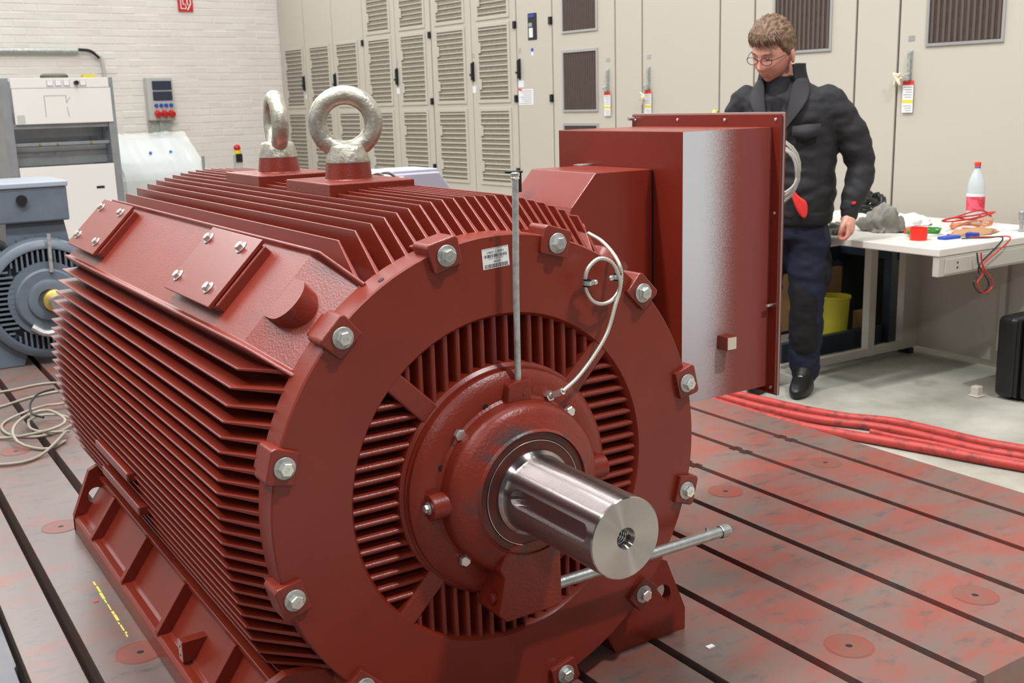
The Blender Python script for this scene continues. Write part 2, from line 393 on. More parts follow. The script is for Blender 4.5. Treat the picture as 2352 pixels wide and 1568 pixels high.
for k in range(12):
    a = 15 + 30*k; ca, sa = math.cos(R(a)), math.sin(R(a))
    m = MB(); j = random.uniform(-.003, .003)
    out_ = [(0.474, -0.031), (0.524, -0.035), (0.531, -0.029), (0.5315+j*.5, 0.030), (0.526, 0.036), (0.474, 0.033)]
    m.prism(out_, lambda p, q, y: Wp(p*ca - q*sa, y, p*sa + q*ca), 0.0, 0.062)
    m.build('bolt_lug', M['red_cast'], sh, bevel=0.003)
    m = MB(); m.prism([(0.44, -0.027), (0.520, -0.027), (0.520, 0.027), (0.44, 0.027)], lambda p, q, y: Wp(p*ca - q*sa, y, p*sa + q*ca), 0.050, 0.10)
    m.build('frame_lug', M['red_cast'], sh, bevel=0.004)
    bolt(Wp(0.5*ca, 0, 0.5*sa), (0, -1, 0), 1.08, spin=random.random()*1.05, mark=True)
_a = R(119.6); _d = Vector((math.cos(_a), 0, math.sin(_a)))
m = MB(); m.lathe([(0.0065, 0), (0.0065, 0.0008), (0, 0.0008)], Wp(0.512*_d.x, 0.036, 0.512*_d.z), _d, 20, caps=False); m.build('tapped_hole', M['dark_gap'], sh)
# --- bearing cover
b = MB(); b.lathe([(0.10, 0.012), (0.237, 0.012), (0.237, -0.004), (0.234, -0.007), (0.214, -0.020), (0.186, -0.022), (0.181, -0.027), (0.1795, -0.048), (0.1765, -0.059), (0.170, -0.0665), (0.161, -0.0715), (0.148, -0.078), (0.137, -0.0835), (0.1315, -0.0862), (0.129, -0.0900), (0.1265, -0.0915), (0.1255, -0.088), (0.1255, -0.06)],
        Wp(0, 0, 0), (0, 1, 0), 128, caps=False)
# (lathe axis +Y: heights are y)
bc = b.build('bearing_cover', M['cover'], motor, smooth=30)
def radial_boss(name, ang, r0, r1, rad, yc, parent):
    ca, sa = math.cos(R(ang)), math.sin(R(ang))
    m = MB(); m.cyl(Wp(r0*ca, yc, r0*sa), Wp(r1*ca, yc, r1*sa), rad, 32); return m.build(name, M['cover'], parent, smooth=40, bevel=0.0015)
radial_boss('measuring_boss', 180, 0.15, 0.212, 0.026, -0.036, bc)
radial_boss('measuring_boss', 0, 0.15, 0.212, 0.026, -0.036, bc)
m = MB(); m.prism([(-0.030, 0.165), (-0.026, 0.214), (-0.012, 0.220), (0.010, 0.220), (0.026, 0.222), (0.030, 0.165)], lambda x, z, y: Wp(x+0.004, y, z), -0.040, -0.004)
m.build('grease_boss', M['cover'], bc, bevel=0.004)
for a in (45, 135, 225, 315): bolt(Wp(0.187*math.cos(R(a)), -0.0215, 0.187*math.sin(R(a))), (0, -1, 0), 0.92, spin=a*.1, washer=False)
bolt(Wp(-0.212, -0.036, 0), (-1, 0, 0), 0.66, spin=.3); bolt(Wp(0.212, -0.036, 0), (1, 0, 0), 0.66, spin=.3)
for a, r_ in ((111, 0.188), (158, 0.187)):
    m = MB(); m.lathe([(0.0062, 0), (0.0062, 0.0008), (0, 0.0008)], Wp(r_*math.cos(R(a)), -0.0220, r_*math.sin(R(a))), (0, -1, 0), 24, caps=False)
    m.build('tapped_hole', M['dark_gap'], bc)
m = MB(); m.lathe([(0.1255, -0.070), (0.1255, -0.084), (0.1245, -0.0862), (0.111, -0.0862), (0.1103, -0.0848), (0.1097, -0.070)], Wp(0, 0, 0), (0, 1, 0), 96, caps=False)
m.build('seal_ring', M['seal'], motor, smooth=30)
m = MB(); m.lathe([(0.1097, -0.070), (0.1097, -0.0862), (0.1085, -0.0872), (0.1078, -0.0866), (0.084, -0.0862), (0.08, -0.080)], Wp(0, 0, 0), (0, 1, 0), 96, caps=False)
sr = m.build('shaft_seal', M['seal'], motor, smooth=30)
m = MB(); m.lathe([(0.1092, -0.0868), (0.1088, -0.0880), (0.1080, -0.0880), (0.1076, -0.0866)], Wp(0, 0, 0), (0, 1, 0), 96, caps=False)
m.build('polished_edge', M['bolt'], sr, smooth=30)
# --- grease outlet box under the bearing
m = MB(); m.prism([(-0.089, -0.245), (-0.074, -0.262), (0.055, -0.262), (0.064, -0.252), (0.062, -0.10), (-0.060, -0.10), (-0.084, -0.150), (-0.074, -0.170), (-0.080, -0.20)], lambda x, z, y: Wp(x, y, z), -0.088, 0.004)
gb = m.build('grease_outlet_box', M['cover'], motor, bevel=0.004)
m = MB(); m.cyl(Wp(-0.082, -0.06, -0.214), Wp(-0.094, -0.06, -0.214), 0.011, 24); m.build('outlet_plug', M['cover'], gb, bevel=0.003)
rod = MB(); rod.cyl(Wp(0.05, -0.05, -0.232), Wp(0.545, -0.05, -0.232), 0.0128, 32)
ro = rod.build('drain_slide_rod', M['zinc'], motor, smooth=40)
m = MB(); m.lathe([(0.0150, 0), (0.0155, 0.002), (0.0155, 0.022), (0.0140, 0.026), (0, 0.026)], Wp(0.543, -0.05, -0.232), (1, 0, 0), 12, caps=False); m.build('end_cap', M['zinc'], ro)
m = MB(); m.cyl(Wp(0.503, -0.05, -0.222), Wp(0.503, -0.05, -0.210), 0.004, 12); m.build('pin', M['zinc'], ro)
# --- shaft
prof = [(0.0, -0.07), (0.088, -0.07), (0.088, -0.0905), (0.0845, -0.094), (0.081, -0.0965), (0.0786, -0.101), (0.0775, -0.107), (0.0772, -0.3775), (0.0752, -0.380), (0.0205, -0.380), (0.0165, -0.372), (0.0165, -0.30), (0.0, -0.296)]
m = MB(); m.lathe(prof, Wp(0.002, 0, 0), (0, 1, 0), 128, caps=False)
shaft = m.build('drive_shaft', M['steel'], motor)
ka = R(166.0); kd = Vector((math.cos(ka), 0, math.sin(ka))); kt = Vector((-math.sin(ka), 0, math.cos(ka)))
pts = []
for i in range(13):
    a = math.pi*i/12; pts.append((0.018*math.cos(a), -0.345 - 0.018*math.sin(a)))
for i in range(13):
    a = math.pi + math.pi*i/12; pts.append((0.018*math.cos(a), -0.135 - 0.018*math.sin(a)))
m = MB(); base = Wp(0.002, 0, 0)
m.prism(pts, lambda p, y, t: base + kt*p + Vector((0, y, 0)) + kd*t, 0.0655, 0.10)
me = m.mesh('k'); co = bpy.data.objects.new('k', me); C.objects.link(co)
cut(shaft, co)
bm = bmesh.new(); bm.from_mesh(shaft.data)
for f in bm.faces: f.smooth = True
for e in bm.edges: e.smooth = not (len(e.link_faces) == 2 and e.calc_face_angle(0) > R(22))
bm.to_mesh(shaft.data); bm.free()
m = MB()
for k in range(8):
    y = -0.366 + 0.006*k; m.tube([Wp(0.002 + 0.0152*math.cos(a), y + .006*a/6.283, 0.0152*math.sin(a)) for a in [i*math.pi/12 for i in range(25)]], 0.0014, 5)
m.build('screw_thread', M['bolt'], shaft)
# --- vertical grease pipe on the bearing cover
gp = MB(); gp.tube([Wp(0.010, -0.024, 0.216), Wp(0.012, -0.024, 0.42), Wp(0.0155, -0.026, 0.622)], 0.0066, 20)
gpo = gp.build('grease_pipe', M['zinc_dull'], motor, smooth=40)
m = MB(); m.lathe([(0.0078, 0), (0.0086, 0.003), (0.0074, 0.005), (0.0088, 0.007), (0.0088, 0.012), (0.006, 0.0135), (0, 0.0135)], Wp(0.0157, -0.026, 0.620), (0, 0, 1), 14, caps=False); m.build('pipe_union', M['bolt'], gpo)
# --- armoured sensor cable and its clips
Y = -0.026
cp = [(1352, 536, 0.10), (1382, 554, 0.05), (1408, 582, 0.0), (1424, 612, Y), (1427, 640, Y+.004), (1421, 668, Y+.008), (1404, 690, Y+.008), (1380, 698, Y+.008), (1357, 687, Y+.008), (1344, 655, Y+.006), (1350, 618, Y+.004), (1376, 594, Y), (1404, 602, Y-.004), (1420, 630, Y-.006), (1424, 662, Y-.006), (1413, 702, Y-.008), (1394, 765, Y-.012), (1362, 820, Y-.018), (1327, 866, Y-.025), (1293, 898, Y-.032)]
pts = [at(x, y, 1, yy) for x, y, yy in cp]
m = MB(); Q = []
tmp = MB(); cnt = [0]
def armr(t): cnt[0] += 1; return 0.0046 if cnt[0] % 2 else 0.0037
m.tube(pts, armr, 10, step=0.0028)
ac = m.build('armoured_cable', M['armour'], motor, smooth=60)
e0 = pts[-1]; e1 = at(1265, 909, 1, -0.030); e2 = Vector((e1.x, -0.02, e1.z))
m = MB(); m.cyl(e0, e0 + (e1-e0)*0.75, 0.0078, 6); m.cyl(e0 + (e1-e0)*0.6, e1, 0.0055, 12); m.build('cable_ferrule', M['bolt'], ac)
m = MB(); m.cyl(e2, e2 + Vector((0, -0.012, 0)), 0.0105, 6); m.sphere(e1, 0.007); m.build('probe_gland', M['bolt'], ac)
for (px, py, dx) in ((1349, 650, 1), (1418, 636, -1)):
    p = at(px, py, 1, Y+.002)
    m = MB(); m.lathe([(0.0050, -0.008), (0.0088, -0.008), (0.0088, 0.008), (0.0050, 0.008)], p, (0.1, 0, 1), 20, caps=False); cl = m.build('cable_clip', M['black'], ac, smooth=30)
    m = MB(); m.lathe([(0.0089, -0.0045), (0.0094, -0.0045), (0.0094, 0.0045), (0.0089, 0.0045)], p, (0.1, 0, 1), 20, caps=False); m.box(p.x+dx*0.006-.001, p.x+dx*0.020, p.y-.002, p.y+.002, p.z-.005, p.z+.005)
    m.sphere(p + Vector((dx*0.019, -0.003, 0)), 0.0055, 0.004, 0.0055); m.build('clip_band', M['bolt'], ac)
# --- sticker with its printing, letter marks
tk = R(4)
lab = MB(); cx, cz = -0.0115, 0.4665
def LP(u, v, y): return Wp(cx + u*math.cos(tk) - v*math.sin(tk), y, cz + u*math.sin(tk) + v*math.cos(tk))
lab.prism([(-0.031, -0.0205), (0.031, -0.0205), (0.031, 0.0205), (-0.031, 0.0205)], lambda u, v, y: LP(u, v, y), 0.0113, 0.0119)
lo = lab.build('barcode_sticker', M['white'], motor); lo['label'] = 'white paper sticker with two barcodes'
def flat_text(txt, size, u, v, parent, y=0.0110, fn=LP, mt='ink', name='print'):
    me = text_mesh(txt, size); me.materials.append(M[mt])
    p = fn(u, v, y); rx = Matrix.Rotation(-tk, 4, 'Y') @ Matrix.Rotation(R(90), 4, 'X')
    return inst(name, me, parent, p, rx)
flat_text('146511-0001', 0.0078, 0, 0.0120, lo); flat_text('WE10K-2P-500-0000-799', 0.0033, 0, -0.0010, lo); flat_text('40324', 0.0066, 0.002, -0.0072, lo)
bc_ = MB(); rr = random.Random(3)
for v0, v1, u0, u1 in ((0.0015, 0.0078, -0.0265, 0.0265), (-0.0182, -0.0112, -0.0265, 0.027)):
    u = u0
    while u < u1:
        wd = rr.choice((0.0005, 0.0008, 0.0012)); bc_.add([LP(u, v0, 0.0110), LP(u+wd, v0, 0.0110), LP(u+wd, v1, 0.0110), LP(u, v1, 0.0110)], [(0, 1, 2, 3)]); u += wd + rr.choice((0.0005, 0.0009, 0.0013))
for v in (0.0188, 0.0196-0.0385): bc_.add([LP(-0.030, v, 0.0110), LP(0.030, v, 0.0110), LP(0.030, v+0.0005, 0.0110), LP(-0.030, v+0.0005, 0.0110)], [(0, 1, 2, 3)])
bc_.build('barcode', M['ink'], lo)
XP = lambda u, v, y: Wp(u, y, v)
flat_text('A', 0.011, -0.021, 0.503, sh, 0.0117, XP, name='stamped_letter'); flat_text('A', 0.009, 0.012, 0.190, bc, -0.0406, XP, name='stamped_letter')
# --- lifting eyes
def eye(y, e, name='lifting_eye'):
    m = MB(); m.box(-0.112, 0.112, y-0.14, y+0.14, 0.555+AX, 0.590+AX); pd = m.build('eye_pad', M['red_cast'], motor, bevel=0.003)
    m = MB(); m.lathe([(0.064, 0.588), (0.059, 0.592), (0.0565, 0.612), (0.054, 0.631)], Vector((0, y, AX)), (0, 0, 1), 48); m.build('eye_boss', M['red_cast'], pd, smooth=35)
    m = MB(); m.lathe([(0.040, 0.630), (0.0545, 0.6315), (0.0545, 0.636), (0.0465, 0.668), (0.044, 0.6725), (0.030, 0.676), (0.0, 0.676)], Vector((0, y, AX)), (0, 0, 1), 48)
    e = Vector(e).normalized(); ring = []
    for k in range(48):
        a = 2*math.pi*k/48; ring.append(Vector((0, y, 0.7285+AX)) + e*0.0685*math.cos(a) + Vector((0, 0, 0.0665*math.sin(a))))
    m.tube(ring, 0.0235, 18, closed=True)
    eo = m.build(name, M['eye'], motor, smooth=50); return eo
eye(0.72, (0.912, -0.41, 0)); eye(1.20, (-0.353+0.19*.84, -0.936-0.19*.54, 0))
# --- feet
def foot(sd, xo):
    U = lambda u, z, y: Vector((sd*(xo - 0.58 + u), y, max(z, 0.0015)))
    root_b = MB(); root_b.prism([(0.40, 0), (0.575, 0), (0.58, 0.005), (0.58, 0.048), (0.572, 0.056), (0.552, 0.055), (0.543, 0.058), (0.474, 0.155), (0.492, 0.158), (0.492, 0.172), (0.40, 0.176), (0.30, 0.12), (0.36, 0.0)],
        lambda u, z, y: U(u, z, y), 0.09, 1.72)
    fo = root_b.build('motor_foot', M['red'], motor, bevel=0.002)
    for y in (0.36, 0.74, 1.10, 1.47):
        m = MB(); m.prism([(0.577, 0.045), (0.577, 0.062), (0.500, 0.172), (0.44, 0.165), (0.48, 0.045)], lambda u, z, yy: U(u, z, yy), y-0.011, y+0.011)
        m.build('foot_rib', M['red'], fo, bevel=0.002)
    for y in (0.09, 1.70):
        m = MB(); m.prism([(0.58, 0), (0.58, 0.058), (0.520, 0.198), (0.48, 0.215), (0.38, 0.20), (0.30, 0.14), (0.36, 0)], lambda u, z, yy: U(u, z, yy), y-0.002, y+0.022)
        g = m.build('foot_gusset', M['red'], fo)
        cm = MB(); cm.cyl(U(0.505, 0.112, y-0.05), U(0.505, 0.112, y+0.08), 0.027, 32); co = bpy.data.objects.new('c', cm.mesh('c')); C.objects.link(co); cut(g, co)
    return fo
fl = foot(-1, 0.58); foot(1, 0.56)
# earthing block on the left foot
m = MB(); m.box(-0.565, -0.49, 0.545, 0.575, 0.062, 0.112); eb = m.build('earthing_block', M['red'], fl, bevel=0.001)
m = MB(); m.box(-0.5665, -0.5648, 0.546, 0.574, 0.063, 0.111); f2 = m.build('earthing_face', M['bolt'], eb); f2['label'] = 'bare metal contact face with two holes'
m = MB()
for z in (0.076, 0.098): m.cyl((-0.5667, 0.56, z), (-0.5671, 0.56, z), 0.003, 12)
m.build('tapped_hole', M['dark_gap'], eb)
# clamping bars on the left fins
for z, y0, y1, x in ((-0.216, 0.885, 1.29, 0.556), (-0.134, 0.92, 1.28, 0.568)):
    m = MB(); m.box(-x, -x+0.03, y0, y1, z-0.013+AX, z+0.011+AX); m.build('rating_plate_bar', M['red_sheet'], motor, bevel=0.004)
# --- terminal box with neck and cover
tb = MB(); tb.box(0.700, 1.009, 0.264, 0.80, -0.020+AX, 0.683+AX); tbo = tb.build('terminal_box', M['red_sheet'], motor, bevel=0.002)
m = MB(); m.box(0.7005, 1.008, 0.2625, 0.2642, -0.019+AX, 0.682+AX); p_ = m.build('side_sheet', M['tint'], tbo); p_['label'] = 'sheet side with a tall pale grey streak'
m = MB(); m.box(0.822, 0.858, 0.226, 0.263, 0.112+AX, 0.150+AX); bk = m.build('square_stud', M['red'], tbo, bevel=0.002)
m = MB(); m.box(0.825, 0.855, 0.2245, 0.2262, 0.115+AX, 0.147+AX); m.build('stud_face', mat('cream_plug', srgb(206, 196, 178), 0.6), bk)
m = MB(); m.box(1.008, 1.013, 0.232, 0.846, -0.036+AX, 0.716+AX); fg = m.build('box_flange', M['red_sheet'], tbo, bevel=0.001)
m = MB(); m.box(1.013, 1.0155, 0.236, 0.842, -0.031+AX, 0.712+AX); m.build('gasket', M['dark_gap'], tbo)
m = MB(); m.box(1.0155, 1.0195, 0.228, 0.852, -0.042+AX, 0.721+AX); cv = m.build('cover', mat('worn_cover_edge', srgb(176, 150, 142), 0.4, 0.3), tbo, bevel=0.001)
m = MB(); m.box(1.0195, 1.0245, 0.2285, 0.8515, -0.0415+AX, 0.7205+AX); m.build('cover_skin', M['red_sheet'], cv, bevel=0.004)
SC = MB(); SC.lathe([(0.0045, 0), (0.0045, 0.002), (0.003, 0.0032), (0, 0.0034)], (0, 0, 0), (0, 0, 1), 14, caps=False); SCM = SC.mesh('screw', smooth=40); SCM.materials.append(M['bolt'])
for y, z in ((0.828, 0.701), (0.635, 0.702), (0.44, 0.701), (0.250, 0.702), (0.247, 0.458), (0.246, -0.02)): inst('cover_screw', SCM, tbo, Wp(1.008, y, z), frame_to((-1, 0, 0)).to_4x4())
m = MB(); m.cyl(Wp(1.008, 0.248, 0.210), Wp(0.986, 0.248, 0.210), 0.0045, 12); m.build('latch_pin', M['bolt'], tbo)
m = MB(); m.cyl(Wp(1.006, 0.835, 0.706), Wp(0.985, 0.835, 0.706), 0.0055, 12); m.build('latch_pin', M['bolt'], tbo)
# corner fold strips of the body against the flange
m = MB(); m.prism([(0.40, 0.05), (0.692, 0.05), (0.692, 0.588), (0.511, 0.588), (0.436, 0.507), (0.40, 0.42)], lambda x, z, y: Wp(x, y, z), 0.373, 0.66)
nk = m.build('terminal_neck', M['red_sheet'], motor, bevel=0.0025)
m = MB(); m.prism([(0.692, 0.22), (0.701, 0.22), (0.701, 0.584), (0.692, 0.584)], lambda x, z, y: Wp(x, y, z), 0.377, 0.656); m.build('neck_gasket', M['dark_gap'], nk)
c_ = at(1347, 379, 2, 0.5885+AX); m = MB(); m.box(c_.x-0.03, c_.x+0.03, c_.y-0.02, c_.y+0.02, 0.5885+AX, 0.5915+AX); m.build('neck_plate', M['zinc_dull'], nk)
c_ = at(1180, 397, 1, 0.60); m = MB(); m.cyl(c_, c_ + Vector((0, 0, 0.005)), 0.024, 24); m.cyl(c_ + Vector((0.01, 0, -0.05)), c_ + Vector((0.01, 0, 0.0)), 0.012, 16); m.build('gland_cap', M['black'], nk)
# --- pale lilac junction box on the far shoulder
lil = mat('lilac_grey_plastic', srgb(176, 176, 192), 0.45)
m = MB(); m.prism([(0.43, 0.30), (0.70, 0.30), (0.70, 0.47), (0.655, 0.53), (0.645, 0.545), (0.47, 0.545), (0.455, 0.535), (0.445, 0.50), (0.43, 0.49)], lambda x, z, y: Wp(x, y, z), 1.42, 1.62)
jb = m.build('junction_box', lil, motor, bevel=0.005); jb['label'] = 'pale lilac-grey plastic junction box'
m = MB(); m.prism([(0.46, 0.535), (0.65, 0.535), (0.645, 0.556), (0.475, 0.556)], lambda x, z, y: Wp(x, y, z), 1.43, 1.61); m.build('box_lid', lil, jb, bevel=0.004)
for (a, b_, c3, y) in (((868, 398), (893, 397), (915, 412), 1.38), ((850, 402), (866, 398), (880, 405), 1.36)):
    m = MB(); m.tube([at(a[0]-15, a[1]+8, 1, y), at(*a, 1, y), at(*b_, 1, y), at(*c3, 1, y)], 0.0055, 10, step=0.01); m.build('flexible_conduit', M['zinc'], jb, smooth=50)
c_ = at(922, 412, 1, 1.39); m = MB(); m.cyl(c_, c_ + Vector((0.02, 0.03, -0.02)), 0.012, 6); m.build('conduit_gland', M['bolt'], jb)
# ================================================================ THE SETTING
def struct(name, b, m, parent=None, **k):
    o = b.build(name, m, parent, **k); o['kind'] = 'structure' if parent is None else o.get('kind', 'structure')
    if parent is not None: del o['kind']
    return o
M['concrete'] = mat('worn_concrete', srgb(182, 179, 167), 0.5, col2=srgb(122, 120, 108), vscale=1.3, detail=7, thr=(0.42, 0.72), bump=0.08, bscale=30)
m = MB(); m.box(-7, 7, -6, 13, FLOOR-0.1, FLOOR); struct('floor', m, M['concrete'])
# wall directions: the hall is turned 4.6 degrees against the motor
CDV = Vector((-0.0793837, 0.99684413, 0)); CNV = Vector((0.99684413, 0.0793837, 0)); P0 = Vector((4.35, 1.5, 0)); B0 = P0 + CDV*9.04
WROT = math.atan2(CNV.y, CNV.x)
def K(s, out, z): p = P0 + CDV*s - CNV*out; return Vector((p.x, p.y, FLOOR + z))
def BW(u, out, z): p = B0 + CNV*u - CDV*out; return Vector((p.x, p.y, FLOOR + z))
def hexa(b, fn, a0, a1, b0, b1, c0, c1):
    return b.add([fn(a, q, c) for a in (a0, a1) for q in (b0, b1) for c in (c0, c1)], [(0, 1, 3, 2), (4, 6, 7, 5), (0, 4, 5, 1), (2, 3, 7, 6), (0, 2, 6, 4), (1, 5, 7, 3)])
M['mortar'] = mat('painted_mortar', srgb(226, 220, 210), 0.7, bump=0.3, bscale=40)
M['brick'] = mat('white_painted_brick', srgb(226, 220, 211), 0.6, bump=0.7, bscale=14, var=0.07, vscale=2.2)
m = MB(); hexa(m, BW, -10.5, 0.9, -0.3, 0.0, 0, 6); wall = struct('wall_back', m, M['mortar'])
m = MB(); hexa(m, K, -9, 9.0, -1.25, -1.0, 0, 6); struct('wall_right', m, M['mortar'])
# bricks, laid in courses on the visible part of the back wall
def brick_mesh(seed, L=0.2415):
    rr = random.Random(seed); bm = bmesh.new(); bmesh.ops.create_cube(bm, size=1)
    for v in bm.verts: v.co = Vector((v.co.x*L, v.co.y*0.030, v.co.z*0.0705))
    bmesh.ops.bevel(bm, geom=list(bm.edges), offset=0.006, segments=1, affect='EDGES')
    for v in bm.verts: v.co += Vector((rr.uniform(-.003, .003), rr.uniform(-.0022, .0022), rr.uniform(-.0025, .0025)))
    me = bpy.data.meshes.new('brick'); bm.to_mesh(me); bm.free(); me.materials.append(M['brick'])
    for p in me.polygons: p.use_smooth = False
    return me
BM_ = [brick_mesh(i) for i in range(10)]; rr = random.Random(5)
spots = []
for c in range(0, 40):
    z = 0.04 + c*0.0765
    for i in range(-1, 24):
        u = -0.05 - (i + (0.5 if c % 2 else 0))*0.2465
        spots.append((u, z))
vis = [q for q in spots if -3.45 < q[0] < -0.02 and 0.95 < q[1] < 2.75]
vis.sort(key=lambda q: -q[1]); near = vis[:300]; ns = set(near)
rot = Matrix.Rotation(WROT, 4, 'Z')
for u, z in near:
    o = inst('brick', rr.choice(BM_), wall, BW(u, -0.0118 + rr.uniform(-.0015, .0015), z + rr.uniform(-.002, .002)), rot)
m = MB()
for u, z in spots:
    if (u, z) in ns or z > 3: continue
    hexa(m, BW, u-0.12, min(u+0.12, 0.0), -0.01, 0.003 + rr.uniform(-.0015, .0015), z-0.035, z+0.035)
o = m.build('brick', M['brick'], wall); o['kind'] = 'stuff'
# ---------------------------------------------------------------- clamping plate with T-slots
def plate_mat(name, a, b_, c_, sc=2.4, lo=.42, hi=.62):
    m = bpy.data.materials.new(name); m.use_nodes = True; t = m.node_tree; b = t.nodes['Principled BSDF']
    g = nd(t, 'ShaderNodeNewGeometry'); mp = nd(t, 'ShaderNodeMapping'); mp.inputs['Scale'].default_value = (0.75, 1.5, 1); t.links.new(g.outputs['Position'], mp.inputs[0])
    n = nd(t, 'ShaderNodeTexNoise'); n.inputs['Scale'].default_value = sc; n.inputs['Detail'].default_value = 9; n.inputs['Roughness'].default_value = 0.68; t.links.new(mp.outputs[0], n.inputs['Vector'])
    n2 = nd(t, 'ShaderNodeTexNoise'); n2.inputs['Scale'].default_value = sc*3.7; n2.inputs['Detail'].default_value = 8; n2.inputs['Roughness'].default_value = 0.7; t.links.new(mp.outputs[0], n2.inputs['Vector'])
    # bare, browner area to the left and around the motor's feet
    sp = nd(t, 'ShaderNodeSeparateXYZ'); t.links.new(g.outputs['Position'], sp.inputs[0])
    bias = nd(t, 'ShaderNodeMapRange'); bias.inputs['From Min'].default_value = 0.9; bias.inputs['From Max'].default_value = -0.5; bias.inputs['To Max'].default_value = 0.13; t.links.new(sp.outputs[0], bias.inputs[0])
    add = nd(t, 'ShaderNodeMath', operation='ADD'); t.links.new(n.outputs['Fac'], add.inputs[0]); t.links.new(bias.outputs[0], add.inputs[1])
    r = nd(t, 'ShaderNodeValToRGB'); e = r.color_ramp.elements; e[0].position = lo; e[0].color = a; e[1].position = hi+0.08; e[1].color = b_
    e2 = e.new(hi-0.05); e2.color = tuple((x+y)/2 for x, y in zip(a, b_)); t.links.new(add.outputs[0], r.inputs['Fac'])
    mr = nd(t, 'ShaderNodeMapRange'); mr.inputs['From Min'].default_value = 0.54; mr.inputs['From Max'].default_value = 0.66; mr.inputs['To Max'].default_value = 0.8; t.links.new(n2.outputs['Fac'], mr.inputs[0])
    mx = nd(t, 'ShaderNodeMix', data_type='RGBA'); t.links.new(mr.outputs[0], mx.inputs['Factor']); t.links.new(r.outputs['Color'], mx.inputs['A']); mx.inputs['B'].default_value = c_
    t.links.new(mx.outputs['Result'], b.inputs['Base Color'])
    rg = nd(t, 'ShaderNodeMapRange'); rg.inputs['To Min'].default_value = 0.42; rg.inputs['To Max'].default_value = 0.26; t.links.new(n2.outputs['Fac'], rg.inputs[0]); t.links.new(rg.outputs[0], b.inputs['Roughness'])
    bp = nd(t, 'ShaderNodeBump'); bp.inputs['Strength'].default_value = 0.12; bp.inputs['Distance'].default_value = 0.003; t.links.new(n2.outputs['Fac'], bp.inputs['Height']); t.links.new(bp.outputs[0], b.inputs['Normal'])
    return m
M['plate'] = plate_mat('worn_red_plate', srgb(138, 76, 66), srgb(110, 95, 88), srgb(84, 79, 77), sc=3.8, lo=.43, hi=.56)
M['slot'] = mat('slot_floor', srgb(60, 30, 24), 0.6, var=0.4, vscale=6)
M['disc'] = mat('disc_paint', srgb(140, 60, 48), 0.4, col2=srgb(112, 84, 74), vscale=5, detail=7)
pl = thing('clamping_plate', 'large worn red T-slotted clamping plate that carries the red motor', 'base plate', (0.6, 2.5, FLOOR))
SL = [2.085, 1.912, 1.672, 1.420, 1.180, 0.944, 0.700, 0.455, 0.212, -0.022, -0.252, -0.482, -0.733, -0.862]
YN, YF = -0.48, 7.0
for i in range(len(SL)-1):
    x1, x0 = SL[i], SL[i+1]; hw = 0.0135 if x0 > -0.3 else 0.0155
    a = x0 + (hw if i < len(SL)-2 else 0); b_ = x1 - (hw if i > 0 else 0); yn = YN if x0 > 0.4 else -1.0
    ol = [(a, yn), (b_, yn)]
    if i > 0 and x1 > 1.2:
        for yy in (1.00, 1.055): ol += [(b_, yy-0.018), (b_-0.010, yy-0.015), (b_-0.010, yy+0.015), (b_, yy+0.018)]
    ol += [(b_, YF), (a, YF)]
    if i < len(SL)-2 and x0 > 1.2:
        for yy in (1.055, 1.00): ol += [(a, yy+0.018), (a+0.010, yy+0.015), (a+0.010, yy-0.015), (a, yy-0.018)]
    m = MB(); m.prism(ol, lambda x, y, z: Vector((x, y, z)), -0.10, 0.0); m.build('slot_rail', M['plate'], pl, bevel=0.0015)
for x0, x1, yn in ((0.40, 2.085, YN), (-0.862, 0.40, -1.0)):
    m = MB(); m.box(x0, x1, yn, YF, FLOOR+0.002, -0.0995); m.build('plate_body', M['slot'], pl)
def access_disc(x, y):
    m = MB(); m.lathe([(0.060, 0.0), (0.060, 0.0006), (0.0575, 0.0006), (0.0572, 0.0002), (0.0555, 0.0002), (0.055, 0.0010), (0.0095, 0.0010), (0.0085, 0.0003)], (x, y, 0), (0, 0, 1), 48, caps=False)
    d = m.build('access_disc', M['disc'], pl, smooth=30)
    m = MB(); m.lathe([(0.0090, 0.0005), (0, 0.0005)], (x, y, 0), (0, 0, 1), 24, caps=False); m.build('centre_hole', M['dark_gap'], d)
for x, y in ((1.81, .74), (1.32, .74), (1.30, -.22), (.82, -.21), (-.61, .78), (-.61, 1.79), (-.60, 2.76), (1.81, -.22), (1.81, 1.70), (1.32, 1.70)): access_disc(x, y)
M['chalk'] = mat('yellow_chalk', srgb(214, 206, 92), 0.8)
m = MB(); rr = random.Random(4); y = 0.88
while y < 1.26:
    L = rr.uniform(.008, .05); wv = rr.uniform(.0015, .004); x = -0.6165 + rr.uniform(-.002, .002)
    m.box(x-wv, x+wv, y, y+L, 0.0, 0.0012); y += L + rr.uniform(.002, .009)
ch = m.build('chalk_line', M['chalk'], pl); ch['label'] = 'broken yellow chalk line'
m = MB(); m.lathe([(0.007, 0), (0.0065, 0.002), (0, 0.0022)], (-0.638, 1.144, 0), (0, 0, 1), 12, caps=False); m.build('paint_dot', mat('bright_red_dot', srgb(214, 60, 40), .5), pl)
m = MB(); m.box(.535, .556, -.026, -.014, 0.0, .003); m.build('paint_chip', M['white'], pl)
M['bluesteel'] = mat('blue_grey_plate', srgb(92, 98, 110), 0.45, 0.3, col2=srgb(120, 112, 108), vscale=5, detail=8, bump=0.1, bscale=40)
m = MB(); m.prism([(-4.5, -2), (-0.884, -2), (-0.884, 0.885), (-0.878, 0.90), (-0.878, 5.5), (-4.5, 5.5)], lambda x, y, z: Vector((x, y, z)), FLOOR+.002, -0.003)
tag(m.build('steel_plate', M['bluesteel'], bevel=0.002), 'blue-grey steel plate lying left of the red slotted plate', 'base plate')
